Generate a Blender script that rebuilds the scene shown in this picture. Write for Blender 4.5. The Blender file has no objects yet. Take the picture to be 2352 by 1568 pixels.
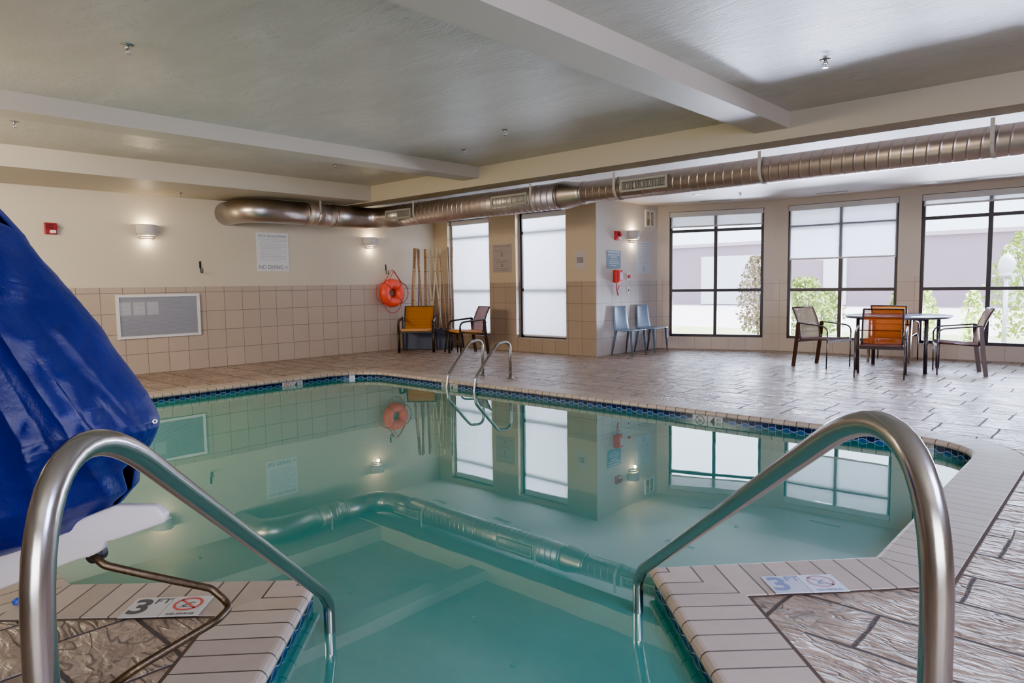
import bpy, bmesh, math, random
from mathutils import Vector, Matrix
from math import sin, cos, pi, radians
random.seed(7)
SC = bpy.context.scene
COL = SC.collection
S2 = math.sqrt(0.5)
ZW = -0.095          # water level
def UV(u, v, z=0.0): return Vector(((u - v) * S2, (u + v) * S2, z))

# ---------------------------------------------------------------- materials
class NT:
    def __init__(s, name):
        s.m = bpy.data.materials.new(name); s.m.use_nodes = True
        s.t = s.m.node_tree; s.t.nodes.clear()
        s.out = s.t.nodes.new('ShaderNodeOutputMaterial')
    def n(s, typ, **kw):
        nd = s.t.nodes.new(typ)
        for k, v in kw.items(): setattr(nd, k, v)
        return nd
    def l(s, a, b): s.t.links.new(a, b)
    def put(s, inp, v):
        if isinstance(v, bpy.types.NodeSocket): s.l(v, inp)
        elif isinstance(v, (tuple, list)) and len(v) == 3 and inp.type == 'RGBA': inp.default_value = (*v, 1)
        else: inp.default_value = v
    def math(s, op, a, b=None, c=None, clamp=False):
        nd = s.n('ShaderNodeMath', operation=op, use_clamp=clamp)
        s.put(nd.inputs[0], a)
        if b is not None: s.put(nd.inputs[1], b)
        if c is not None: s.put(nd.inputs[2], c)
        return nd.outputs[0]
    def mix(s, f, a, b):
        nd = s.n('ShaderNodeMix', data_type='RGBA'); s.put(nd.inputs[0], f); s.put(nd.inputs[6], a); s.put(nd.inputs[7], b)
        return nd.outputs[2]
    def noise(s, vec=None, scale=5.0, detail=4.0, rough=0.5, dist=0.0):
        nd = s.n('ShaderNodeTexNoise'); nd.inputs['Scale'].default_value = scale
        nd.inputs['Detail'].default_value = detail; nd.inputs['Roughness'].default_value = rough
        nd.inputs['Distortion'].default_value = dist
        if vec is not None: s.l(vec, nd.inputs['Vector'])
        return nd.outputs[0]
    def ramp(s, f, stops):
        nd = s.n('ShaderNodeValToRGB'); s.l(f, nd.inputs[0]); r = nd.color_ramp
        while len(r.elements) < len(stops): r.elements.new(0.5)
        for e, (p, c) in zip(r.elements, stops): e.position = p; e.color = (*c, 1)
        return nd.outputs[0]
    def obj(s): return s.n('ShaderNodeTexCoord').outputs['Object']
    def uv(s): return s.n('ShaderNodeTexCoord').outputs['UV']
    def xyz(s, v):
        nd = s.n('ShaderNodeSeparateXYZ'); s.l(v, nd.inputs[0]); return nd.outputs
    def vec(s, x, y, z):
        nd = s.n('ShaderNodeCombineXYZ'); s.put(nd.inputs[0], x); s.put(nd.inputs[1], y); s.put(nd.inputs[2], z); return nd.outputs[0]
    def scalev(s, v, sc):
        nd = s.n('ShaderNodeVectorMath', operation='MULTIPLY'); s.l(v, nd.inputs[0]); nd.inputs[1].default_value = sc; return nd.outputs[0]
    def bump(s, h, st=0.3, d=0.01):
        nd = s.n('ShaderNodeBump'); nd.inputs['Strength'].default_value = st; nd.inputs['Distance'].default_value = d
        s.l(h, nd.inputs['Height']); return nd.outputs[0]
    def bsdf(s, col, rough=0.5, metal=0.0, normal=None, spec=0.5, **kw):
        b = s.n('ShaderNodeBsdfPrincipled')
        s.put(b.inputs['Base Color'], col); s.put(b.inputs['Roughness'], rough); s.put(b.inputs['Metallic'], metal)
        s.put(b.inputs['Specular IOR Level'], spec)
        if normal is not None: s.l(normal, b.inputs['Normal'])
        for k, v in kw.items(): s.put(b.inputs[k], v)
        return b.outputs[0]
    def done(s, sh): s.l(sh, s.out.inputs[0]); return s.m

def simple(name, col, rough=0.5, metal=0.0, var=0.12, scale=8.0, bump=0.0, bscale=60.0, spec=0.5, **kw):
    t = NT(name); o = t.obj()
    f = t.noise(o, scale, 3)
    c = t.mix(f, tuple(max(0, x * (1 - var)) for x in col), tuple(min(1, x * (1 + var)) for x in col))
    nrm = t.bump(t.noise(o, bscale, 3), bump, 0.004) if bump else None
    return t.done(t.bsdf(c, rough, metal, nrm, spec, **kw))

TS = 0.3139
def tile_wall(name, paint, tile, grout, phase):
    t = NT(name); o = t.obj(); x, y, z = t.xyz(o)
    fx = t.math('FRACT', t.math('DIVIDE', t.math('SUBTRACT', x, phase), TS))
    gx = t.math('LESS_THAN', fx, 0.024)
    fz = t.math('FRACT', t.math('DIVIDE', t.math('ADD', z, 0.002), TS))
    gz = t.math('LESS_THAN', fz, 0.024)
    low = t.math('LESS_THAN', z, 1.263)
    gz = t.math('MULTIPLY', gz, low)
    g = t.math('MAXIMUM', gx, gz)
    cell = t.vec(t.math('FLOOR', t.math('DIVIDE', t.math('SUBTRACT', x, phase), TS)), 0.0, t.math('FLOOR', t.math('DIVIDE', z, TS)))
    wn = t.n('ShaderNodeTexWhiteNoise', noise_dimensions='3D'); t.l(cell, wn.inputs[0])
    no = t.noise(o, 3.5, 5, 0.6)
    tc = t.mix(t.math('ADD', t.math('MULTIPLY', wn.outputs[0], 0.35), t.math('MULTIPLY', no, 0.6), clamp=True),
               tuple(v * 0.86 for v in tile), tuple(min(1, v * 1.1) for v in tile))
    tc = t.mix(g, tc, grout)
    pn = t.noise(o, 1.2, 4)
    pc = t.mix(pn, tuple(v * 0.94 for v in paint), tuple(min(1, v * 1.04) for v in paint))
    istile = t.math('LESS_THAN', z, 1.346)
    c = t.mix(istile, pc, tc)
    r = t.mix(istile, (0.55, 0.55, 0.55), (0.32, 0.32, 0.32))
    h = t.math('ADD', t.math('MULTIPLY', t.math('SUBTRACT', 1.0, t.math('MULTIPLY', g, istile)), 1.0), t.math('MULTIPLY', t.noise(o, 40, 3), 0.12))
    return t.done(t.bsdf(c, r, 0, t.bump(h, 0.35, 0.004), 0.35))

def mat_ceiling(name, a, b, streak):
    t = NT(name); o = t.obj()
    s = t.scalev(o, (1.0, 2.6, 1.0))
    n1 = t.noise(s, 0.9, 5, 0.6, 0.8); n2 = t.noise(t.scalev(o, (1, 2.6, 1)), 3.4, 4, 0.62, 2.0); n3 = t.noise(t.scalev(o, (1, 3.4, 1)), 9.0, 3, 0.55, 2.5)
    c = t.mix(n1, a, b)
    pk = t.math('MULTIPLY', t.math('SUBTRACT', n1, 0.44, clamp=True), 6.0, clamp=True)
    rg = t.math('SUBTRACT', 1.0, t.math('MULTIPLY', t.math('ABSOLUTE', t.math('SUBTRACT', n3, 0.5)), 16.0, clamp=True), clamp=True)
    mk = t.math('MULTIPLY', t.math('MULTIPLY', rg, pk), t.math('MULTIPLY', t.math('SUBTRACT', n2, 0.5, clamp=True), 6.0, clamp=True))
    c = t.mix(t.math('MULTIPLY', mk, 0.9), c, streak)
    h = t.math('ADD', n2, t.math('MULTIPLY', n3, 0.35))
    return t.done(t.bsdf(c, 0.36, 0, t.bump(h, 0.22, 0.02), 0.55))

def mat_deck():
    t = NT('stamped_stone'); o = t.obj()
    w = t.n('ShaderNodeTexNoise'); w.inputs['Scale'].default_value = 4.5; w.inputs['Detail'].default_value = 4; t.l(o, w.inputs['Vector'])
    off = t.n('ShaderNodeVectorMath', operation='MULTIPLY_ADD'); t.l(w.outputs['Color'], off.inputs[0]); off.inputs[1].default_value = (0.03, 0.03, 0); t.l(o, off.inputs[2])
    x, y, z = t.xyz(off.outputs[0])
    CX, CY = 1.30, 0.96
    cy = t.math('FLOOR', t.math('DIVIDE', y, CY)); xs = t.math('ADD', x, t.math('MULTIPLY', cy, 0.433))
    cx = t.math('FLOOR', t.math('DIVIDE', xs, CX))
    wn = t.n('ShaderNodeTexWhiteNoise', noise_dimensions='3D'); t.l(t.vec(cx, cy, 0.0), wn.inputs[0]); r = wn.outputs[0]
    r2 = t.math('FRACT', t.math('MULTIPLY', r, 7.31))
    lx = t.math('SUBTRACT', xs, t.math('MULTIPLY', cx, CX)); ly = t.math('SUBTRACT', y, t.math('MULTIPLY', cy, CY))
    px = t.math('DIVIDE', CX, t.math('ADD', 1.0, t.math('FLOOR', t.math('MULTIPLY', r, 2.99))))
    py = t.math('DIVIDE', CY, t.math('ADD', 2.0, t.math('FLOOR', t.math('MULTIPLY', r2, 1.99))))
    def jd(l, p):
        f = t.math('FRACT', t.math('DIVIDE', l, p)); return t.math('MULTIPLY', t.math('MINIMUM', f, t.math('SUBTRACT', 1.0, f)), p)
    row = t.math('FLOOR', t.math('DIVIDE', ly, py))
    lx2 = t.math('ADD', lx, t.math('MULTIPLY', t.math('MULTIPLY', row, px), 0.37))
    d = t.math('MINIMUM', jd(lx2, px), jd(ly, py))
    # every slab gets its own shift of the slate relief
    idn = t.n('ShaderNodeTexWhiteNoise', noise_dimensions='3D'); t.l(t.vec(t.math('FLOOR', t.math('DIVIDE', lx2, px)), t.math('ADD', row, t.math('MULTIPLY', cy, 7.0)), cx), idn.inputs[0])
    sh = t.n('ShaderNodeVectorMath', operation='MULTIPLY_ADD'); t.l(idn.outputs['Color'], sh.inputs[0]); sh.inputs[1].default_value = (9, 9, 9); t.l(o, sh.inputs[2]); so_ = sh.outputs[0]
    def ridge(scale, stretch, dist, wid, det=2.0):
        n = t.noise(t.scalev(so_, (1.0, stretch, 1.0)), scale, det, 0.5, dist)
        return t.math('SUBTRACT', 1.0, t.math('MULTIPLY', t.math('ABSOLUTE', t.math('SUBTRACT', n, 0.5)), wid, clamp=True), clamp=True), n
    r1, m1 = ridge(2.3, 2.6, 1.6, 28.0); r2_, m2 = ridge(5.5, 2.4, 2.2, 17.0); r3, m3 = ridge(13.0, 2.0, 1.5, 9.0)
    big = t.noise(o, 0.6, 3); med = t.noise(so_, 4.0, 4, 0.62, 0.8)
    mask = t.math('MULTIPLY', t.math('SUBTRACT', t.noise(so_, 1.9, 2), 0.40, clamp=True), 6.0, clamp=True)
    wd = t.math('ADD', 0.0015, t.math('MULTIPLY', med, 0.006))
    g = t.math('SUBTRACT', 1.0, t.math('MULTIPLY', t.math('SUBTRACT', d, wd), 150.0, clamp=True), clamp=True)
    c = t.mix(idn.outputs[0], (0.31, 0.215, 0.15), (0.48, 0.365, 0.275))
    c = t.mix(t.math('MULTIPLY', big, 0.4), c, (0.52, 0.37, 0.25))
    c = t.mix(t.math('MULTIPLY', t.math('SUBTRACT', 0.52, med, clamp=True), 4.0, clamp=True), c, t.mix(0.6, c, (0.12, 0.065, 0.035)))
    c = t.mix(t.math('MULTIPLY', r3, 0.12), c, (0.10, 0.06, 0.035))
    c = t.mix(t.math('MULTIPLY', t.math('MULTIPLY', r2_, mask), 0.6), c, (0.07, 0.042, 0.027))
    c = t.mix(t.math('MULTIPLY', r1, 0.75), c, (0.06, 0.036, 0.024))
    c = t.mix(g, c, (0.045, 0.028, 0.02))
    h = t.math('ADD', t.math('MULTIPLY', g, -1.0), t.math('MULTIPLY', med, 1.3))
    h = t.math('ADD', h, t.math('MULTIPLY', m1, 1.2)); h = t.math('ADD', h, t.math('MULTIPLY', m2, 0.55)); 
    h = t.math('SUBTRACT', h, t.math('MULTIPLY', r1, 0.45))
    rr = t.math('ADD', t.math('ADD', 0.30, t.math('MULTIPLY', t.math('SUBTRACT', 0.6, med), 0.5)), t.math('MULTIPLY', g, 0.5))
    return t.done(t.bsdf(c, rr, 0, t.bump(h, 0.9, 0.020), 0.95))

def mat_coping(name='coping_tile', w=0.1125, ph=0.0):
    t = NT(name); uv = t.uv(); x, y, z = t.xyz(uv); o = t.obj()
    f = t.math('FRACT', t.math('DIVIDE', x, w)); g = t.math('LESS_THAN', f, 0.07)
    cell = t.math('FLOOR', t.math('DIVIDE', x, w)); wn = t.n('ShaderNodeTexWhiteNoise', noise_dimensions='1D'); t.l(cell, wn.inputs['W'])
    n = t.noise(o, 14, 5, 0.65)
    k = t.math('ADD', t.math('MULTIPLY', wn.outputs[0], 0.45), t.math('MULTIPLY', n, 0.55))
    c = t.mix(k, (0.35, 0.275, 0.21), (0.56, 0.465, 0.375))
    c = t.mix(g, c, (0.055, 0.04, 0.03))
    h = t.math('ADD', t.math('SUBTRACT', 1.0, g), t.math('MULTIPLY', n, 0.25))
    return t.done(t.bsdf(c, 0.42, 0, t.bump(h, 0.4, 0.004), 0.55))

def mat_band():
    t = NT('waterline_mosaic'); uv = t.uv(); x, y, z = t.xyz(uv)      # u metres along, v metres of depth from the coping
    w = 0.066
    fx = t.math('FRACT', t.math('DIVIDE', x, w)); g = t.math('LESS_THAN', fx, 0.07)
    fy = t.math('FRACT', t.math('DIVIDE', y, 0.13)); g = t.math('MAXIMUM', g, t.math('LESS_THAN', fy, 0.035))
    wave = t.math('ADD', 0.042, t.math('MULTIPLY', 0.011, t.math('SINE', t.math('MULTIPLY', x, 2 * pi / (2 * w)))))
    yy = t.math('MULTIPLY', fy, 0.13)
    d = t.math('ABSOLUTE', t.math('SUBTRACT', yy, wave)); wl = t.math('LESS_THAN', d, 0.0021)
    up = t.math('LESS_THAN', yy, wave)
    c = t.mix(up, (0.010, 0.05, 0.19), (0.003, 0.010, 0.045))
    c = t.mix(t.math('MAXIMUM', t.math('MULTIPLY', g, 0.5), wl), c, (0.30, 0.38, 0.50))
    return t.done(t.bsdf(c, 0.12, 0, None, 0.6))

def mat_water():
    t = NT('pool_water'); o = t.obj()
    n = t.noise(t.scalev(o, (1.0, 1.0, 1.0)), 1.6, 2, 0.5)
    nr = t.bump(n, 0.05, 0.012)
    gl = t.n('ShaderNodeBsdfGlossy'); gl.inputs['Roughness'].default_value = 0.0; gl.inputs['Color'].default_value = (0.93, 1.0, 0.95, 1); t.l(nr, gl.inputs['Normal'])
    tr = t.n('ShaderNodeBsdfTransparent'); tr.inputs['Color'].default_value = (0.36, 0.84, 0.80, 1)
    df = t.n('ShaderNodeBsdfDiffuse'); df.inputs['Color'].default_value = (0.05, 0.50, 0.44, 1)
    body = t.n('ShaderNodeMixShader'); body.inputs[0].default_value = 0.55; t.l(tr.outputs[0], body.inputs[1]); t.l(df.outputs[0], body.inputs[2])
    fr = t.n('ShaderNodeFresnel'); fr.inputs['IOR'].default_value = 2.9; t.l(nr, fr.inputs['Normal'])
    mx = t.n('ShaderNodeMixShader'); t.l(t.math('MULTIPLY', fr.outputs[0], 1.22, clamp=True), mx.inputs[0]); t.l(body.outputs[0], mx.inputs[1]); t.l(gl.outputs[0], mx.inputs[2])
    return t.done(mx.outputs[0])

def mat_glass(name='window_glass', tint=(0.93, 0.96, 1.0), haze=0.0):
    t = NT(name)
    gl = t.n('ShaderNodeBsdfGlossy'); gl.inputs['Roughness'].default_value = 0.02
    tr = t.n('ShaderNodeBsdfTransparent'); tr.inputs['Color'].default_value = (*tint, 1)
    fr = t.n('ShaderNodeFresnel'); fr.inputs['IOR'].default_value = 1.45
    mx = t.n('ShaderNodeMixShader'); t.l(fr.outputs[0], mx.inputs[0]); t.l(tr.outputs[0], mx.inputs[1]); t.l(gl.outputs[0], mx.inputs[2])
    return t.done(mx.outputs[0])

def mat_shade(name, col, trans, thru):
    """roller shade cloth: lets a soft glow and a faint view through"""
    t = NT(name)
    d = t.n('ShaderNodeBsdfDiffuse'); d.inputs['Color'].default_value = (*col, 1)
    tl = t.n('ShaderNodeBsdfTranslucent'); tl.inputs['Color'].default_value = (*col, 1)
    tp = t.n('ShaderNodeBsdfTransparent')
    m1 = t.n('ShaderNodeMixShader'); m1.inputs[0].default_value = trans; t.l(d.outputs[0], m1.inputs[1]); t.l(tl.outputs[0], m1.inputs[2])
    m2 = t.n('ShaderNodeMixShader'); m2.inputs[0].default_value = thru; t.l(m1.outputs[0], m2.inputs[1]); t.l(tp.outputs[0], m2.inputs[2])
    return t.done(m2.outputs[0])

def mat_mesh(name, col, thru):
    t = NT(name); o = t.obj()
    wv = t.n('ShaderNodeTexWave'); wv.inputs['Scale'].default_value = 26; t.l(o, wv.inputs['Vector'])
    c = t.mix(wv.outputs['Fac'], tuple(v * 0.8 for v in col), col)
    d = t.n('ShaderNodeBsdfDiffuse'); t.l(c, d.inputs['Color'])
    tl = t.n('ShaderNodeBsdfTranslucent'); t.l(c, tl.inputs['Color'])
    tp = t.n('ShaderNodeBsdfTransparent')
    m1 = t.n('ShaderNodeMixShader'); m1.inputs[0].default_value = 0.5; t.l(d.outputs[0], m1.inputs[1]); t.l(tl.outputs[0], m1.inputs[2])
    m2 = t.n('ShaderNodeMixShader'); m2.inputs[0].default_value = thru; t.l(m1.outputs[0], m2.inputs[1]); t.l(tp.outputs[0], m2.inputs[2])
    return t.done(m2.outputs[0])

def mat_emit(name, col, st):
    t = NT(name); e = t.n('ShaderNodeEmission'); e.inputs[0].default_value = (*col, 1); e.inputs[1].default_value = st
    return t.done(e.outputs[0])

def mat_duct():
    t = NT('spiral_duct_steel'); uv = t.uv(); x, y, z = t.xyz(uv)
    f = t.math('FRACT', t.math('DIVIDE', t.math('ADD', x, t.math('MULTIPLY', y, 0.11)), 0.11))
    rib = t.math('SMOOTH_MIN', t.math('MULTIPLY', f, 9.0), t.math('MULTIPLY', t.math('SUBTRACT', 1.0, f), 9.0), 0.3)
    rib = t.math('SUBTRACT', 1.0, t.math('MINIMUM', rib, 1.0))
    c = t.mix(t.noise(t.obj(), 3, 3), (0.42, 0.335, 0.285), (0.60, 0.50, 0.44))
    return t.done(t.bsdf(c, 0.36, 0.85, t.bump(rib, 0.8, 0.010)))

def mat_steel(name, col=(0.62, 0.60, 0.57), rough=0.2):
    t = NT(name); o = t.obj()
    n = t.noise(t.scalev(o, (30, 30, 3)), 20, 3, 0.6)
    r = t.math('ADD', rough, t.math('MULTIPLY', n, 0.10))
    return t.done(t.bsdf(col, r, 1.0, t.bump(n, 0.03, 0.001)))

def mat_cover():
    t = NT('blue_cover_cloth'); o = t.obj()
    n = t.noise(t.scalev(o, (1, 1, 0.6)), 5, 6, 0.62, 1.0); n2 = t.noise(o, 22, 5, 0.7, 1.5)
    c = t.mix(n, (0.0008, 0.0015, 0.036), (0.0025, 0.008, 0.16))
    sp = t.math('MULTIPLY', t.math('SUBTRACT', t.noise(o, 60, 3, 0.6), 0.68, clamp=True), 4.0, clamp=True)
    c = t.mix(t.math('MULTIPLY', sp, 0.5), c, (0.08, 0.15, 0.6))
    h = t.math('ADD', n, t.math('MULTIPLY', n2, 0.25))
    return t.done(t.bsdf(c, 0.42, 0, t.bump(h, 0.3, 0.03), 0.4, **{'Sheen Weight': 0.1, 'Sheen Tint': (0.2, 0.3, 1.0)}))

def mat_bamboo(name, a, b):
    t = NT(name); o = t.obj(); x, y, z = t.xyz(o)
    f = t.math('FRACT', t.math('MULTIPLY', z, 3.4)); k = t.math('LESS_THAN', f, 0.05)
    c = t.mix(t.noise(t.scalev(o, (8, 8, 1)), 4, 4), a, b); c = t.mix(k, c, tuple(v * 0.5 for v in a))
    return t.done(t.bsdf(c, 0.45))

def mat_leaf(name, a, b):
    t = NT(name); o = t.obj(); c = t.mix(t.noise(o, 6, 3), a, b)
    return t.done(t.bsdf(c, 0.5, 0, None, 0.3))

M = {}
CREAM = (0.68, 0.595, 0.455); TILE = (0.51, 0.405, 0.315); GROUT = (0.17, 0.135, 0.11)
M['ceil'] = mat_ceiling('ceiling_plaster', (0.33, 0.305, 0.235), (0.65, 0.61, 0.515), (0.20, 0.21, 0.18))
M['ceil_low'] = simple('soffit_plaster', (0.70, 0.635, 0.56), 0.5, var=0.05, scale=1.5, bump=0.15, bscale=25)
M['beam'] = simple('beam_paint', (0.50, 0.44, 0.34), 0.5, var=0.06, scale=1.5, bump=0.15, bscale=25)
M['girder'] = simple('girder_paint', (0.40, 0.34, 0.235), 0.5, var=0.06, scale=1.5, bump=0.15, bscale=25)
M['deck'] = mat_deck(); M['coping'] = mat_coping(); M['band'] = mat_band(); M['water'] = mat_water()
M['basin'] = simple('basin_plaster', (0.20, 0.78, 0.72), 0.6, var=0.08, scale=0.8)
M['step'] = simple('pool_step_plaster', (0.20, 0.66, 0.60), 0.6, var=0.08, scale=0.8)
M['glass'] = mat_glass(); M['joint'] = simple('dark_joint', (0.085, 0.055, 0.038), 0.85)
M['bronze'] = simple('dark_bronze_frame', (0.035, 0.03, 0.034), 0.4, 0.3)
M['reveal'] = simple('window_reveal', (0.78, 0.70, 0.60), 0.5, var=0.04)
M['shade'] = mat_shade('roller_shade_cloth', (0.86, 0.87, 0.90), 0.75, 0.22)
M['blind'] = mat_shade('white_blind_cloth', (0.93, 0.93, 0.95), 0.85, 0.12)
M['valance'] = simple('shade_valance', (0.68, 0.66, 0.64), 0.5, var=0.05)
M['steel'] = mat_steel('brushed_rail_steel', (0.40, 0.385, 0.365), 0.16); M['steel2'] = mat_steel('ladder_steel', (0.42, 0.40, 0.38), 0.2)
M['duct'] = mat_duct(); M['ductp'] = mat_steel('plain_duct_steel', (0.50, 0.44, 0.40), 0.27)
M['strap'] = simple('painted_strap', (0.40, 0.36, 0.29), 0.5)
M['reg'] = simple('register_paint', (0.27, 0.25, 0.19), 0.5); M['regdark'] = simple('register_dark', (0.05, 0.055, 0.04), 0.7)
M['cover'] = mat_cover(); M['plastic'] = simple('white_lift_plastic', (0.66, 0.61, 0.60), 0.38, var=0.03, bump=0.05)
M['brass'] = simple('tarnished_pipe', (0.12, 0.085, 0.05), 0.38, 0.85, var=0.5, scale=60, bump=0.3, bscale=120)
M['black'] = simple('black_rubber', (0.012, 0.012, 0.014), 0.5)
M['bluecap'] = simple('blue_cap_plastic', (0.02, 0.08, 0.5), 0.4)
M['white'] = simple('white_paint', (0.80, 0.80, 0.80), 0.5, var=0.04); M['paper'] = simple('white_sign_panel', (0.78, 0.79, 0.80), 0.4, var=0.02)
M['ink'] = simple('dark_ink', (0.06, 0.06, 0.07), 0.5); M['greyink'] = simple('grey_ink', (0.20, 0.20, 0.22), 0.5); M['lightink'] = simple('pale_ink', (0.50, 0.52, 0.56), 0.5)
M['redink'] = simple('red_ink', (0.62, 0.06, 0.05), 0.5); M['fadedred'] = simple('faded_red_ink', (0.50, 0.26, 0.33), 0.5); M['fadedblue'] = simple('faded_blue_ink', (0.17, 0.22, 0.42), 0.5)
M['mark'] = simple('marker_ceramic', (0.62, 0.60, 0.56), 0.3, var=0.03); M['markb'] = simple('pale_marker_ceramic', (0.52, 0.56, 0.66), 0.3, var=0.03); M['markg'] = simple('grey_marker_ceramic', (0.40, 0.42, 0.40), 0.3, var=0.03)
M['sgrey'] = simple('grey_sign', (0.33, 0.27, 0.23), 0.5, var=0.05); M['sgreyink'] = simple('grey_sign_ink', (0.20, 0.16, 0.15), 0.5)
M['sblue'] = simple('slate_blue_sign', (0.14, 0.24, 0.31), 0.45, var=0.05); M['palesign'] = simple('pale_blue_sign', (0.66, 0.72, 0.82), 0.4, var=0.02)
M['red'] = simple('alarm_red', (0.55, 0.015, 0.02), 0.35); M['darkred'] = simple('dark_alarm_red', (0.30, 0.012, 0.02), 0.35); M['orange'] = simple('ring_orange', (0.85, 0.055, 0.018), 0.38, var=0.06)
M['rope'] = simple('red_rope', (0.45, 0.05, 0.05), 0.7); M['iron'] = simple('dark_iron', (0.05, 0.045, 0.04), 0.5, 0.6)
M['ceramic'] = simple('sconce_ceramic', (0.62, 0.57, 0.52), 0.5, var=0.04)
M['darkmetal'] = simple('chair_dark_frame', (0.030, 0.018, 0.014), 0.4, 0.2); M['tube'] = simple('chair_arm_tube', (0.10, 0.085, 0.085), 0.3, 0.7)
M['leg'] = simple('chair_brown_leg', (0.055, 0.022, 0.014), 0.35, 0.1)
M['mesh_tan'] = mat_mesh('tan_sling_mesh', (0.42, 0.30, 0.26), 0.25); M['mesh_backlit'] = mat_mesh('backlit_sling_mesh', (0.36, 0.075, 0.015), 0.40); M['mesh_amber'] = mat_mesh('amber_sling_mesh', (0.70, 0.28, 0.035), 0.12)  # orange, and amber at the table: backlit glow put into sling colour
M['mesh_rose'] = mat_mesh('rose_sling_mesh', (0.40, 0.21, 0.19), 0.18); M['cushion'] = simple('amber_cushion', (0.58, 0.24, 0.045), 0.6, var=0.2, scale=20)
M['tabletop'] = simple('table_top_glass', (0.30, 0.36, 0.50), 0.12, 0.0, var=0.05); M['tablerim'] = simple('table_rim', (0.12, 0.12, 0.15), 0.3, 0.6); M['tableleg'] = simple('table_leg', (0.085, 0.075, 0.085), 0.3, 0.6)
M['shell'] = simple('blue_grey_chair_plastic', (0.20, 0.29, 0.40), 0.35, var=0.06); M['shellleg'] = simple('grey_chair_leg', (0.085, 0.12, 0.16), 0.4)
M['planter'] = simple('slate_planter', (0.035, 0.045, 0.075), 0.45); M['pebble'] = simple('planter_soil', (0.04, 0.03, 0.025), 0.9)
M['bam1'] = mat_bamboo('brown_cane', (0.24, 0.12, 0.055), (0.36, 0.20, 0.09)); M['bam2'] = mat_bamboo('pale_cane', (0.48, 0.36, 0.20), (0.62, 0.50, 0.30)); M['bam3'] = mat_bamboo('grey_cane', (0.10, 0.09, 0.08), (0.18, 0.14, 0.12))
M['louver'] = simple('louver_metal', (0.55, 0.56, 0.60), 0.4, 0.3, var=0.04); M['louverback'] = simple('louver_back', (0.42, 0.42, 0.46), 0.7); M['filter'] = simple('filter_panel', (0.70, 0.70, 0.71), 0.6)
M['chrome'] = mat_steel('sprinkler_chrome', (0.45, 0.45, 0.45), 0.2)
M['facade'] = simple('facade_stucco', (0.40, 0.29, 0.33), 0.7, var=0.08, scale=0.5); M['facade2'] = simple('facade_trim', (0.62, 0.50, 0.50), 0.7); M['facpanel'] = simple('facade_white_panel', (0.9, 0.9, 0.92), 0.6)
M['ground'] = simple('outdoor_paving', (0.62, 0.58, 0.58), 0.8, var=0.15, scale=0.8); M['grass'] = simple('outdoor_lawn', (0.40, 0.46, 0.22), 0.8, var=0.3, scale=2)
M['leaf1'] = mat_leaf('bush_leaf', (0.09, 0.17, 0.03), (0.34, 0.42, 0.08)); M['leaf2'] = mat_leaf('dusky_leaf', (0.09, 0.08, 0.07), (0.36, 0.28, 0.12)); M['leaf3'] = mat_leaf('fresh_leaf', (0.20, 0.34, 0.04), (0.50, 0.60, 0.12))
M['bark'] = simple('bark', (0.18, 0.12, 0.09), 0.8)
M['bulb'] = mat_emit('warm_bulb', (1.0, 0.80, 0.52), 14.0); M['downlight'] = mat_emit('downlight_lens', (1.0, 0.93, 0.82), 5.0)
M['art'] = NT('vent_register_pattern')
_t = M['art']; _c = _t.mix(_t.math('MULTIPLY', _t.math('SUBTRACT', _t.noise(_t.obj(), 7, 2), 0.42, clamp=True), 5, clamp=True), (0.55, 0.50, 0.40), (0.30, 0.18, 0.08)); M['art'] = _t.done(_t.bsdf(_c, 0.6))

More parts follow.
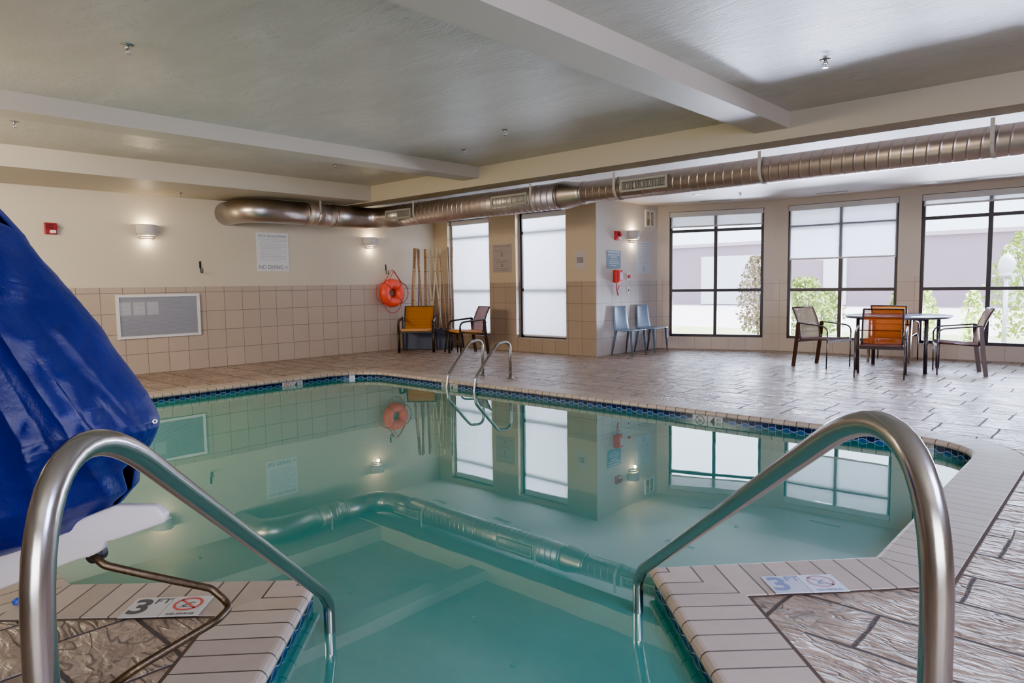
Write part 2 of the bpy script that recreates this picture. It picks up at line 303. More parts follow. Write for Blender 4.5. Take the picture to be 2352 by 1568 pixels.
# ---------------------------------------------------------------- mesh building
def link(o, parent=None):
    COL.objects.link(o)
    if parent is not None: o.parent = parent
    return o
def tag(o, label=None, cat=None, group=None, kind=None):
    if label: o['label'] = label
    if cat: o['category'] = cat
    if group: o['group'] = group
    if kind: o['kind'] = kind
    return o
def empty(name, loc=(0, 0, 0), rz=0.0, label=None, cat=None, group=None):
    o = bpy.data.objects.new(name, None); o.empty_display_size = 0.1; o.location = loc; o.rotation_euler = (0, 0, rz)
    link(o); return tag(o, label, cat, group)
class MB:
    def __init__(s): s.b = bmesh.new(); s.uvl = s.b.loops.layers.uv.new('UVMap')
    def box(s, c, d, rot=None, bev=0.0):
        r = bmesh.ops.create_cube(s.b, size=1.0); vs = r['verts']
        bmesh.ops.scale(s.b, vec=d, verts=vs)
        if bev > 0:
            es = list({e for v in vs for e in v.link_edges})
            rb = bmesh.ops.bevel(s.b, geom=es, offset=bev, segments=2, affect='EDGES', profile=0.5)
            vs = list({v for f in rb['faces'] for v in f.verts} | {v for v in vs if v.is_valid})
            st = [vs[0]]; seen = set(vs)
            while st:
                v = st.pop()
                for e in v.link_edges:
                    w = e.other_vert(v)
                    if w not in seen: seen.add(w); st.append(w)
            vs = list(seen)
        if rot is not None: bmesh.ops.rotate(s.b, cent=(0, 0, 0), matrix=rot, verts=vs)
        bmesh.ops.translate(s.b, vec=c, verts=vs); return s
    def face(s, pts, uvs=None):
        vs = [s.b.verts.new(p) for p in pts]; f = s.b.faces.new(vs)
        if uvs:
            for l, u in zip(f.loops, uvs): l[s.uvl].uv = u
        return s
    def tube(s, pts, r, seg=10, closed=False, cap=True, vsc=1.0):
        pts = [Vector(p) for p in pts]; n = len(pts)
        rad = r if isinstance(r, (list, tuple)) else [r] * n
        tang = []
        for i in range(n):
            a = pts[(i - 1) % n] if (closed or i > 0) else pts[i]; b = pts[(i + 1) % n] if (closed or i < n - 1) else pts[i]
            tang.append((b - a).normalized())
        up = Vector((0, 0, 1)) if abs(tang[0].z) < 0.9 else Vector((1, 0, 0))
        nrm = (up - tang[0] * up.dot(tang[0])).normalized(); rings = []; dist = 0
        for i in range(n):
            if i: nrm = (nrm - tang[i] * nrm.dot(tang[i])).normalized(); dist += (pts[i] - pts[i - 1]).length
            bn = tang[i].cross(nrm)
            rings.append(([s.b.verts.new(pts[i] + (nrm * cos(2 * pi * k / seg) + bn * sin(2 * pi * k / seg)) * rad[i]) for k in range(seg)], dist))
        m = n if closed else n - 1
        for i in range(m):
            (A, da), (B, db) = rings[i], rings[(i + 1) % n]
            if closed and i == n - 1: db = da + (pts[0] - pts[-1]).length
            for k in range(seg):
                k2 = (k + 1) % seg; f = s.b.faces.new((A[k], A[k2], B[k2], B[k])); f.smooth = True
                for l, u in zip(f.loops, ((da, k / seg), (da, (k + 1) / seg), (db, (k + 1) / seg), (db, k / seg))): l[s.uvl].uv = u
        if cap and not closed:
            s.b.faces.new(rings[0][0][::-1]); s.b.faces.new(rings[-1][0])
        return s
    def cyl(s, p0, p1, r, seg=20, r2=None): return s.tube([p0, p1], [r, r if r2 is None else r2], seg)
    def lathe(s, prof, c=(0, 0, 0), seg=24, a0=0.0, a1=2 * pi, smooth=True):
        full = abs(a1 - a0 - 2 * pi) < 1e-6; n = seg if full else seg + 1; c = Vector(c)
        rows = [[s.b.verts.new(c + Vector((r * cos(a0 + (a1 - a0) * k / seg), r * sin(a0 + (a1 - a0) * k / seg), z))) for k in range(n)] for r, z in prof]
        for A, B in zip(rows, rows[1:]):
            for k in range(seg if full else seg):
                k2 = (k + 1) % n
                try:
                    f = s.b.faces.new((A[k], A[k2], B[k2], B[k])); f.smooth = smooth
                except ValueError: pass
        return s
    def grid(s, fn, nu, nv, smooth=True, thick=None):
        P = [[s.b.verts.new(fn(i / nu, j / nv)) for j in range(nv + 1)] for i in range(nu + 1)]
        for i in range(nu):
            for j in range(nv):
                f = s.b.faces.new((P[i][j], P[i + 1][j], P[i + 1][j + 1], P[i][j + 1])); f.smooth = smooth
                for l, u in zip(f.loops, ((i / nu, j / nv), ((i + 1) / nu, j / nv), ((i + 1) / nu, (j + 1) / nv), (i / nu, (j + 1) / nv))): l[s.uvl].uv = u
        return s
    def done(s, name, mat, parent=None, solid=0.0, smooth=None, weld=False, kind=None, label=None, subsurf=0):
        if weld: bmesh.ops.remove_doubles(s.b, verts=s.b.verts, dist=1e-4)
        if smooth is not None:
            for f in s.b.faces: f.smooth = smooth
        bmesh.ops.recalc_face_normals(s.b, faces=s.b.faces)
        me = bpy.data.meshes.new(name); s.b.to_mesh(me); s.b.free()
        me.materials.append(M[mat] if isinstance(mat, str) else mat)
        o = link(bpy.data.objects.new(name, me), parent)
        if solid:
            md = o.modifiers.new('solid', 'SOLIDIFY'); md.thickness = solid; md.offset = 0
        if subsurf:
            md = o.modifiers.new('sub', 'SUBSURF'); md.levels = subsurf; md.render_levels = subsurf
        if kind: o['kind'] = kind
        if label: o['label'] = label
        return o
def fillet(pts, r, n=6):
    pts = [Vector(p) for p in pts]; out = [pts[0]]
    for i in range(1, len(pts) - 1):
        a, p, b = pts[i - 1], pts[i], pts[i + 1]; rr = r[i - 1] if isinstance(r, (list, tuple)) else r
        d1 = (a - p); d2 = (b - p); L1, L2 = d1.length, d2.length; d1.normalize(); d2.normalize()
        ang = d1.angle(d2)
        if rr <= 0 or ang > 3.1: out.append(p); continue
        t = min(rr / math.tan(ang / 2), L1 * 0.49, L2 * 0.49)
        A, B = p + d1 * t, p + d2 * t
        for k in range(n + 1):
            u = k / n; out.append(A * (1 - u) ** 2 + p * 2 * u * (1 - u) + B * u * u)
    out.append(pts[-1]); return out
def text_mesh(name, body, size, mat, parent, loc, rot, align='CENTER', extrude=0.0008, sx=1.0, bold=0.0):
    cu = bpy.data.curves.new(name, 'FONT'); cu.body = body; cu.size = size; cu.align_x = align; cu.align_y = 'CENTER'; cu.extrude = extrude; cu.offset = bold
    tmp = bpy.data.objects.new(name + '_tmp', cu); COL.objects.link(tmp)
    bpy.context.view_layer.update()
    me = bpy.data.meshes.new_from_object(tmp.evaluated_get(bpy.context.evaluated_depsgraph_get()))
    bpy.data.objects.remove(tmp); bpy.data.curves.remove(cu)
    me.materials.clear(); me.materials.append(M[mat])
    o = bpy.data.objects.new(name, me); link(o, parent); o.location = loc; o.rotation_euler = rot; o.scale = (sx, 1, 1); return o
def copy_tree(o, parent=None):
    c = o.copy(); COL.objects.link(c)
    if parent is not None: c.parent = parent
    for ch in list(o.children): copy_tree(ch, c)
    return c

# ---------------------------------------------------------------- room shell
def wall(name, p0, p1, mat, openings=(), th=0.22, top=3.25, bot=0.0):
    p0 = Vector((*p0, 0)); p1 = Vector((*p1, 0)); L = (p1 - p0).length; ang = math.atan2(p1.y - p0.y, p1.x - p0.x)
    xs = sorted({0.0, L, *[v for o in openings for v in o[:2]]}); zs = sorted({bot, top, *[v for o in openings for v in o[2:]]})
    def solid(i, j):
        if i < 0 or j < 0 or i >= len(xs) - 1 or j >= len(zs) - 1: return False
        cx = (xs[i] + xs[i + 1]) / 2; cz = (zs[j] + zs[j + 1]) / 2
        return not any(o[0] < cx < o[1] and o[2] < cz < o[3] for o in openings)
    m = MB()
    for i in range(len(xs) - 1):
        for j in range(len(zs) - 1):
            if not solid(i, j): continue
            a, b, c, d = xs[i], xs[i + 1], zs[j], zs[j + 1]
            m.face([(a, 0, c), (b, 0, c), (b, 0, d), (a, 0, d)]); m.face([(b, th, c), (a, th, c), (a, th, d), (b, th, d)])
            if not solid(i - 1, j): m.face([(a, th, c), (a, 0, c), (a, 0, d), (a, th, d)])
            if not solid(i + 1, j): m.face([(b, 0, c), (b, th, c), (b, th, d), (b, 0, d)])
            if not solid(i, j - 1): m.face([(a, 0, c), (a, th, c), (b, th, c), (b, 0, c)])
            if not solid(i, j + 1): m.face([(a, 0, d), (b, 0, d), (b, th, d), (a, th, d)])
    o = m.done(name, mat, kind='structure', weld=True); o.location = p0; o.rotation_euler = (0, 0, ang)
    return o, L, ang

XL, YB, XWING = -11.46, 10.05, -7.17
WA, WB, WC = (XWING, 12.12), (-5.13, 12.86), (5.0, 13.30)
m_left = tile_wall('left_wall_finish', CREAM, TILE, GROUT, (3.166 + 4) % TS)
m_back = tile_wall('shaded_wall_finish', (0.50, 0.385, 0.24), (0.36, 0.265, 0.175), (0.15, 0.11, 0.075), (YB * 0 + (-7.17 + 11.46)) % TS)  # common paint; paint and tile darkened to carry the wall's backlit shade
m_wing = tile_wall('lit_wing_wall_finish', (0.72, 0.67, 0.60), (0.62, 0.57, 0.52), (0.33, 0.30, 0.28), 0.15)  # same paint, lightened with its tile because the wing faces the light
m_win = tile_wall('window_wall_finish', (0.62, 0.54, 0.44), (0.60, 0.51, 0.42), (0.35, 0.29, 0.24), 0.1)
m_gen = tile_wall('near_wall_finish', (0.42, 0.35, 0.26), (0.36, 0.28, 0.2), GROUT, 0.1)
wall('wall_left', (XL, -4), (XL, YB), m_left)
wall('wall_back', (XL, YB), (XWING - 0.003, YB), m_back, [(-11.02 - XL, -9.79 - XL, 0.27, 2.68), (-9.07 - XL, -7.84 - XL, 0.27, 2.68)])
wall('wall_wing', (XWING, YB + 0.012), WA, m_wing, th=0.2)
d1 = (Vector(WB) - Vector(WA)); L1 = d1.length
W1o = (0.24, 1.98, 0.24, 2.665)
wall('wall_bay', WA, WB, m_win, [W1o])
ang2 = math.atan2(WC[1] - WB[1], WC[0] - WB[0])
W2o = (0.24, 2.04, 0.24, 2.665); W3o = (2.37, 4.24, 0.24, 2.665); W4o = (4.60, 6.45, 0.24, 2.665); W5o = (6.85, 8.7, 0.24, 2.665)
wall('wall_right', WB, WC, m_win, [W2o, W3o, W4o, W5o])
wall('wall_side', WC, (5.0, -4), m_gen); wall('wall_front', (5.0, -4), (XL, -4), m_gen)

# ceilings
def slab(name, x0, x1, y0, y1, z0, z1, mat, kind='structure'):
    return MB().box(((x0 + x1) / 2, (y0 + y1) / 2, (z0 + z1) / 2), (x1 - x0, y1 - y0, z1 - z0)).done(name, mat, kind=kind)
slab('ceiling', -9.906, 5.2, -4.2, 7.296, 3.024, 3.2, 'ceil')
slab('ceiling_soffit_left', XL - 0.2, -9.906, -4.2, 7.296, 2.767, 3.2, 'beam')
# lower ceiling over the window side (outline follows the bay)
m = MB()
poly = [(XL - 0.2, 7.66), (5.2, 7.66), (5.2, 13.5), (WB[0], 13.05), (WA[0] - 0.15, 12.35), (WA[0] - 0.15, YB + 0.2), (XL - 0.2, YB + 0.2)]
bot = [m.b.verts.new((x, y, 2.785)) for x, y in poly]; topv = [m.b.verts.new((x, y, 3.2)) for x, y in poly]
m.b.faces.new(bot); m.b.faces.new(topv[::-1])
for i in range(len(poly)):
    j = (i + 1) % len(poly); m.b.faces.new((bot[i], topv[i], topv[j], bot[j]))
m.done('ceiling_low', 'ceil_low', kind='structure')
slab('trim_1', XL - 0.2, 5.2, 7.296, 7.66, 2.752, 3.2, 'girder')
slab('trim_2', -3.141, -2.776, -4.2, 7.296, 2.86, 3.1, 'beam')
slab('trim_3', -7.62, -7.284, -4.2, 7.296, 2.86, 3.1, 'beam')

# ---------------------------------------------------------------- pool outline
def arc(c, r, a0, a1, n): return [(c[0] + r * cos(radians(a0 + (a1 - a0) * k / n)), c[1] + r * sin(radians(a0 + (a1 - a0) * k / n))) for k in range(n + 1)]
XR, YF, XLP, YN = -0.875, 6.40, -9.03, 0.86
pts = [UV(0.765, 1.4)[:2], UV(0.765, 3.035)[:2]]
pts += [(XR, 3.47)]
pts += arc((XR - 0.5, YF - 0.5), 0.5, 0, 90, 10)
pts += arc((XLP + 0.65, YF - 0.65), 0.65, 90, 180, 12)
pts += arc((XLP + 0.5, YN + 0.5), 0.5, 180, 270, 6)
pts += [(-3.47, YN), UV(-0.765, 3.025)[:2], UV(-0.765, 1.4)[:2]]
PATH = [Vector((p[0], p[1], 0)) for p in pts]          # counter-clockwise, inside on the left
def offset(path, d):
    """positive = away from the water"""
    n = len(path); out = []
    for i in range(n):
        a, p, b = path[i - 1], path[i], path[(i + 1) % n]
        e1 = (p - a).normalized(); e2 = (b - p).normalized()
        n1 = Vector((e1.y, -e1.x, 0)); n2 = Vector((e2.y, -e2.x, 0))
        k = (n1 + n2); k = k / max(0.2, (1 + n1.dot(n2)))
        out.append(p + k * d)
    return out
def sweep(m, prof, vdist=None, sx=True):
    n = len(PATH); cum = 0; rows = [offset(PATH, o) for o, z in prof]
    vv = [0.0]
    for (o1, z1), (o2, z2) in zip(prof, prof[1:]): vv.append(vv[-1] + math.hypot(o2 - o1, z2 - z1))
    for i in range(n):
        j = (i + 1) % n; a, b = PATH[i], PATH[j]; L = (b - a).length; d = (b - a).normalized()
        for k in range(len(prof) - 1):
            P = [rows[k][i], rows[k][j], rows[k + 1][j], rows[k + 1][i]]; Z = [prof[k][1], prof[k][1], prof[k + 1][1], prof[k + 1][1]]
            if L < 0.25: U = [cum, cum + L, cum + L, cum]
            else: U = [cum + (q - a).dot(d) for q in P]
            m.face([(q.x, q.y, z) for q, z in zip(P, Z)], list(zip(U, [vv[k], vv[k], vv[k + 1], vv[k + 1]])))
        cum += L
# lengths start at the recess so joints meet the corners roughly as in the photo
CW = 0.325
def fill(path_out, path_in, z, mat, name, parent=None, kind=None, thick=0):
    b = bmesh.new(); loops = [path_out] + ([path_in] if path_in else []); es = []
    for lp in loops:
        vs = [b.verts.new((p[0], p[1], z)) for p in lp]
        es += [b.edges.new((vs[i], vs[(i + 1) % len(vs)])) for i in range(len(vs))]
    bmesh.ops.triangle_fill(b, use_beauty=True, edges=es)
    for f in b.faces:
        if f.normal.z < 0: f.normal_flip()
    me = bpy.data.meshes.new(name); b.to_mesh(me); b.free(); me.materials.append(M[mat])
    o = link(bpy.data.objects.new(name, me), parent)
    if kind: o['kind'] = kind
    return o
room = [(XL, -4), (5, -4), (5, 13.3), WB, WA, (XWING, YB), (XL, YB)]
fill(room, offset(PATH, CW), 0.0, 'deck', 'floor', kind='structure')
pool = empty('swimming_pool', (0, 0, 0), 0, 'indoor swimming pool with stone coping, blue wave tile band and teal basin', 'pool')
m = MB(); sweep(m, [(CW - 0.004, -0.006), (CW - 0.012, 0.005), (0.012, 0.008), (0.0, 0.005), (-0.012, -0.006), (-0.018, -0.02), (-0.014, -0.034), (-0.002, -0.042), (0.02, -0.045)])
m.done('coping', 'coping', pool, label='stone coping of narrow bricks')
m = MB(); sweep(m, [(CW + 0.006, 0.0015), (CW - 0.010, 0.0015), (CW - 0.014, -0.004)]); m.done('coping_joint', 'joint', pool, label='dark grout joint behind the coping')
m = MB(); sweep(m, [(0.006, -0.040), (0.006, -0.30)]); m.done('waterline_tile', 'band', pool, label='navy and blue tile band with white wave')
m = MB(); sweep(m, [(0.006, -0.30), (0.006, -1.15)]); m.done('basin_wall', 'basin', pool)
fill(offset(PATH, 0.03), None, -1.12, 'basin', 'basin_floor', pool)
for k, (v0, v1, z) in enumerate([(1.4, 1.75, -0.30), (1.75, 2.1, -0.55)]):
    c = UV(0, (v0 + v1) / 2); R45 = Matrix.Rotation(radians(45), 3, 'Z')
    MB().box((c.x, c.y, (z - 1.12) / 2), (1.52, v1 - v0, z + 1.12), R45).done('entry_step', 'step', pool)
wt = fill(offset(PATH, 0.004), None, ZW, 'water', 'pool_water'); tag(wt, 'still green-teal water filling the swimming pool', 'water')

# ---------------------------------------------------------------- windows
def window(name, base, ang, o, mullions, transoms, depth, fr=0.05, frame_mat='bronze'):
    """o = opening in wall coordinates; builds frame, bars, one pane"""
    w = empty(name, (base[0], base[1], 0), ang); del_keys = None
    w['kind'] = 'structure'
    x0, x1, z0, z1 = o
    m = MB(); d = 0.07
    m.box(((x0 + x1) / 2, depth, z0 + fr / 2), (x1 - x0, d, fr)); m.box(((x0 + x1) / 2, depth, z1 - fr / 2), (x1 - x0, d, fr))
    m.box((x0 + fr / 2, depth, (z0 + z1) / 2), (fr, d, z1 - z0)); m.box((x1 - fr / 2, depth, (z0 + z1) / 2), (fr, d, z1 - z0))
    wf_ = m.done('window_frame', frame_mat, w)
    m = MB()
    for x in mullions: m.box((x, depth, (z0 + z1) / 2), (0.062, d * 0.9, z1 - z0 - 2 * fr))
    for z in transoms: m.box(((x0 + x1) / 2, depth + 0.002, z), (x1 - x0 - 2 * fr, d * 0.8, 0.055))
    m.done('glazing_bars', frame_mat, wf_)
    MB().box(((x0 + x1) / 2, depth + 0.01, (z0 + z1) / 2), (x1 - x0 - fr, 0.004, z1 - z0 - fr)).done('pane', 'glass', w)
    return w
def roller(base, ang, o, zbot, depth, label, cloth='shade', group='roller shades in the window wall'):
    w = empty('roller_shade', (base[0], base[1], 0), ang, label, 'window shade', group)
    x0, x1, z0, z1 = o
    MB().box(((x0 + x1) / 2, depth, z1 - 0.055), (x1 - x0 - 0.02, 0.05, 0.095), bev=0.006).done('valance', 'valance', w)
    sc_ = MB().box(((x0 + x1) / 2, depth, (zbot + z1 - 0.1) / 2), (x1 - x0 - 0.05, 0.003, z1 - 0.1 - zbot)).done('shade_cloth', cloth, w)
    MB().box(((x0 + x1) / 2, depth, zbot), (x1 - x0 - 0.05, 0.014, 0.03), bev=0.003).done('hem_bar', 'valance', sc_)
    return w
angB = math.atan2(d1.y, d1.x)
window('window_1', (XL, YB), 0, (-11.02 - XL, -9.79 - XL, 0.27, 2.68), [], [2.30, 1.20], 0.17)
window('window_2', (XL, YB), 0, (-9.07 - XL, -7.84 - XL, 0.27, 2.68), [], [2.30, 1.20], 0.17)
window('window_3', WA, angB, W1o, [(W1o[0] + W1o[1]) / 2], [2.29, 1.14], 0.06)
for i, o in enumerate([W2o, W3o, W4o, W5o]):
    window('window_%d' % (i + 4), WB, ang2, o, [(o[0] + o[1]) / 2], [2.28, 1.135], 0.06)
b1 = roller((XL, YB), 0, (-10.98 - XL, -9.81 - XL, 0.27, 2.66), 0.32, 0.09, 'white full length blind on window behind the bamboo canes', 'blind', 'white blinds beside the notice signs')
b2 = roller((XL, YB), 0, (-8.97 - XL, -7.87 - XL, 0.27, 2.66), 0.32, 0.09, 'white full length blind right of the grey notice sign', 'blind', 'white blinds beside the notice signs')
roller(WA, angB, W1o, 2.37, 0.012, 'short roller shade at the top of the window by the two blue chairs')
roller(WB, ang2, W2o, 1.69, 0.012, 'roller shade drawn down a third of the window left of the table')
roller(WB, ang2, W3o, 2.49, 0.012, 'barely lowered roller shade on window at right edge of photo')
for k, o in enumerate([W4o, W5o]): roller(WB, ang2, o, 2.45, 0.012, 'short roller shade on window beyond the right edge')

# ---------------------------------------------------------------- hand rails
def handrail(u, label, dv=0.0, grp='steel handrails at the pool steps'):
    r = empty('pool_handrail', UV(u, 0.98 if u < 0 else 0.93), 0, label, 'handrail', grp)
    base = UV(u, 0.98 if u < 0 else 0.93)
    P = [(0.98, 0.0), (0.98, 1.200), (2.655, 0.108), (2.75, 0.02), (2.75, -0.85)] if u < 0 else [(0.93, 0.0), (0.93, 1.198), (2.72, 0.138), (2.82, 0.05), (2.82, -0.85)]
    pp = [UV(u, v, z) - Vector((base.x, base.y, 0)) for v, z in P]
    q = fillet(pp, [0.225, 0.10, 0.07], 16)
    MB().tube(q, 0.0222, 28).done('rail_tube', 'steel', r)
    MB().lathe([(0.024, 0.03), (0.03, 0.03), (0.055, 0.012), (0.058, 0.0), (0.024, 0.0)], seg=24).done('escutcheon', 'steel', r)
    return r
handrail(-0.638, 'stainless steel handrail left of the steps, in front of the blue cover', 0.03)
handrail(0.645, 'stainless steel handrail right of the pool steps', -0.05)

# ladder
lad = empty('pool_ladder', (-6.78, 7.07, 0), 0, 'curved stainless pool ladder on the far pool edge', 'pool ladder')
for sx in (-0.27, 0.27):
    q = fillet([(sx, 0, 0), (sx, 0, 0.42), (sx, -0.13, 0.56), (sx, -0.35, 0.36), (sx, -0.70, 0.06), (sx, -0.72, -1.0)], [0.10, 0.10, 0.1, 0.12], 8)
    q = fillet([(sx, 0, 0), (sx, 0, 0.52), (sx, -0.26, 0.50), (sx, -0.68, 0.08), (sx, -0.72, -0.14), (sx, -0.72, -0.95)], [0.15, 0.13, 0.14, 0.1], 9)
    MB().tube(q, 0.021, 16).done('rail', 'steel2', lad)
    o = MB().lathe([(0.02, 0.022), (0.03, 0.02), (0.055, 0.008), (0.058, 0.0)], (sx, 0, 0), 20).done('escutcheon', 'steel2', lad)
for z in (-0.32, -0.6, -0.88): MB().box((0, -0.70, z), (0.52, 0.09, 0.03), bev=0.008).done('ladder_tread', 'steel2', lad)

# ---------------------------------------------------------------- depth markers
def no_symbol(m, c, R, t, ux, uy, nz, seg=28):
    c = Vector(c); ux = Vector(ux); uy = Vector(uy); nz = Vector(nz)
    def P(x, y): return c + ux * x + uy * y + nz * 0.0
    for k in range(seg):
        a, b = 2 * pi * k / seg, 2 * pi * (k + 1) / seg
        m.face([P(R * cos(a), R * sin(a)), P(R * cos(b), R * sin(b)), P((R - t) * cos(b), (R - t) * sin(b)), P((R - t) * cos(a), (R - t) * sin(a))])
    d = t * 0.45; q = S2 * R * 0.95
    m.face([P(-q - d * .7, q - d * .7), P(-q + d * .7, q + d * .7), P(q + d * .7, -q + d * .7), P(q - d * .7, -q - d * .7)])
def diver(m, c, R, ux, uy):
    c = Vector(c); ux = Vector(ux); uy = Vector(uy)
    def ln(a, b, w):
        a = Vector(a); b = Vector(b); d = (b - a).normalized(); n = Vector((-d.y, d.x)) * w
        m.face([c + ux * p.x * R + uy * p.y * R for p in (a + n, b + n, b - n, a - n)])
    ln((-.35, -.35), (.25, .30), .07); ln((.25, .30), (.5, .2), .05); ln((-.35, -.35), (.05, -.45), .045); ln((-.05, 0), (.3, -.25), .045); ln((-.62, -.5), (.55, -.58), .03)
def marker_flat(u0, u1, v0, v1, label, tilem, inkm, redm, white2):
    c = UV((u0 + u1) / 2, (v0 + v1) / 2, 0.009); o = empty('depth_marker', c, radians(45), label, 'depth marker')
    w, h = u1 - u0, v1 - v0
    nt_ = MB().box((-w / 4, 0, 0.001), (w / 2 - 0.003, h, 0.004)).done('number_tile', tilem, o)
    sy_ = MB().box((w / 4, 0, 0.001), (w / 2 - 0.003, h, 0.004)).done('symbol_tile', white2, o)
    text_mesh('number', '3', 0.175, inkm, nt_, (-w / 4 - 0.028, -0.004, 0.0035), (0, 0, 0), bold=0.004)
    text_mesh('unit', 'FT', 0.062, inkm, nt_, (-w / 4 + 0.045, 0.045, 0.0035), (0, 0, 0))
    m = MB(); no_symbol(m, (w / 4, 0.014, 0.0045), 0.058, 0.011, (1, 0, 0), (0, 1, 0), (0, 0, 1)); m.done('prohibition_ring', redm, sy_)
    m = MB(); diver(m, (w / 4, 0.014, 0.0042), 0.05, (1, 0, 0), (0, 1, 0)); m.done('diver_figure', inkm, sy_)
    text_mesh('caption', 'NO DIVING', 0.021, inkm, sy_, (w / 4, -h / 2 + 0.014, 0.0035), (0, 0, 0))
    return o
marker_flat(-1.46, -1.145, 2.712, 2.885, 'white 3 FT no diving marker with red ring, by the left handrail', 'mark', 'ink', 'redink', 'mark')
marker_flat(1.20, 1.515, 2.725, 2.89, 'faded pale blue 3 FT no diving marker, by the right handrail', 'markb', 'fadedblue', 'fadedred', 'palesign')
def marker_wall(loc, rz, label, face_mat, ink, red):
    o = empty('waterline_marker', loc, rz, label, 'depth marker')     # local x along the wall, z up, faces -y
    sy_ = MB().box((-0.082, -0.003, 0), (0.158, 0.006, 0.12)).done('symbol_tile', face_mat, o); nt_ = MB().box((0.082, -0.003, 0), (0.158, 0.006, 0.12)).done('number_tile', face_mat, o)
    m = MB(); no_symbol(m, (-0.082, -0.0075, 0.004), 0.05, 0.008, (1, 0, 0), (0, 0, 1), (0, -1, 0)); m.done('prohibition_ring', red, sy_)
    m = MB(); diver(m, (-0.082, -0.007, 0.004), 0.045, (1, 0, 0), (0, 0, 1)); m.done('diver_figure', ink, sy_)
    text_mesh('number', '4', 0.115, ink, nt_, (0.055, -0.007, 0.0), (radians(90), 0, 0), bold=0.003)
    text_mesh('unit', 'FT', 0.045, ink, nt_, (0.122, -0.007, 0.022), (radians(90), 0, 0))
    return o
marker_wall((-3.205, YF + 0.0055, -0.10), 0, 'grey 4 FT no diving marker in the far tile band, right of the ladder', 'markg', 'ink', 'ink')
marker_wall((-7.04, YF + 0.0055, -0.10), 0, 'grey 4 FT marker in the tile band behind the pool ladder', 'markg', 'ink', 'ink')
marker_wall((XLP - 0.0055, 5.17, -0.10), radians(90), 'white 4 FT no diving marker in the tile band below the left wall', 'mark', 'ink', 'redink')

# ---------------------------------------------------------------- duct
YD, ZD = 7.88, 2.555
duct = empty('air_duct', (0, 0, 0), 0, 'exposed round spiral steel air duct hung under the ceiling, bending to the left wall', 'air duct')
def run(pts, r, name, mat, seg=28): return MB().tube(pts, r, seg).done(name, mat, duct)
run([(4.9, YD, ZD), (-5.80, YD, ZD)], 0.150, 'spiral_run', 'duct')
run([(-5.80, YD, ZD), (-5.86, YD, ZD), (-6.14, YD, ZD), (-6.2, YD, ZD)], [0.154, 0.154, 0.196, 0.196], 'reducer', 'ductp')
run([(-6.2, YD, ZD), (-9.7, YD, ZD)], 0.190, 'spiral_run', 'duct')
q = fillet([(-9.7, YD, ZD), (-10.62, YD, ZD), (-10.62, 7.0, ZD)], 0.62, 9); run(q, 0.190, 'elbow', 'ductp')
run([(-10.62, 7.0, ZD), (-10.62, 6.45, ZD)], 0.190, 'spiral_run', 'duct')
q = fillet([(-10.62, 6.45, ZD), (-10.62, 5.45, ZD), (XL + 0.02, 5.45, ZD)], 0.55, 8); run(q, 0.192, 'elbow', 'ductp')
for p, ax in (((-9.72, YD, ZD), 'x'), ((-10.62, 6.98, ZD), 'y'), ((-10.62, 6.42, ZD), 'y'), ((-6.2, YD, ZD), 'x'), ((-5.8, YD, ZD), 'x')):
    rr = 0.198 if p[0] < -6 else 0.158
    d = Vector((0.012, 0, 0)) if ax == 'x' else Vector((0, 0.012, 0)); run([Vector(p) - d, Vector(p) + d], rr, 'seam_collar', 'ductp')
for x, rr in ((-9.26, 0.19), (-6.63, 0.19), (-5.22, 0.15), (-3.27, 0.15), (-1.1, 0.15), (1.0, 0.15)):
    zt = 2.752
    s = MB(); s.box((0, 0, 0), (0.035, 0.006, zt - ZD + 0.03)); st = s.done('hanger_strap', 'strap', duct)
    st.location = (x, YD - rr - 0.008, (zt + ZD - 0.03) / 2)
    ring = MB()
    for k in range(24):
        a, b = 2 * pi * k / 24, 2 * pi * (k + 1) / 24; R = rr + 0.006
        ring.face([(-0.017, cos(a) * R, sin(a) * R), (0.017, cos(a) * R, sin(a) * R), (0.017, cos(b) * R, sin(b) * R), (-0.017, cos(b) * R, sin(b) * R)])
    g = ring.done('hanger_band', 'strap', duct); g.location = (x, YD, ZD)
st = MB().box((0, 0, 0), (0.006, 0.035, 0.25)).done('hanger_strap', 'strap', duct); st.location = (-10.62 + 0.2, 6.62, 2.66)
def register(x0, x1, rr, label, h=0.16):
    tilt = radians(-22)
    o = empty('duct_register', ((x0 + x1) / 2, YD - (rr + 0.012) * cos(tilt), ZD - (rr + 0.0) * sin(tilt) * 0.0), 0, label, 'air register', 'grey air registers on the duct')
    w = x1 - x0; m = MB(); t = 0.028
    for z in (-h / 2 + t / 2, h / 2 - t / 2): m.box((0, 0, z), (w, 0.03, t))
    for x in (-w / 2 + t / 2, w / 2 - t / 2): m.box((x, 0, 0), (t, 0.03, h - 2 * t))
    rf_ = m.done('register_frame', 'reg', o)
    MB().box((0, 0.008, 0), (w - 2 * t, 0.004, h - 2 * t)).done('register_throat', 'regdark', o)
    m = MB(); n = int(w / 0.024)
    for k in range(n): m.box((-w / 2 + t + (w - 2 * t) * (k + 0.5) / n, -0.002, 0), (0.0045, 0.012, h - 2 * t))
    for k in (-1, 0, 1): m.box((0, -0.004, k * h * 0.17), (w - 2 * t, 0.006, 0.004))
    m.done('register_vanes', 'reg', rf_); return o
register(-10.08 + 0.05, -9.34, 0.190, 'small grey air register on the duct nearest the left bend')
register(-7.42, -6.70, 0.190, 'grey air register in the middle of the three on the duct')
register(-5.12, -4.43, 0.150, 'grey air register on the duct right of the smooth reducer')

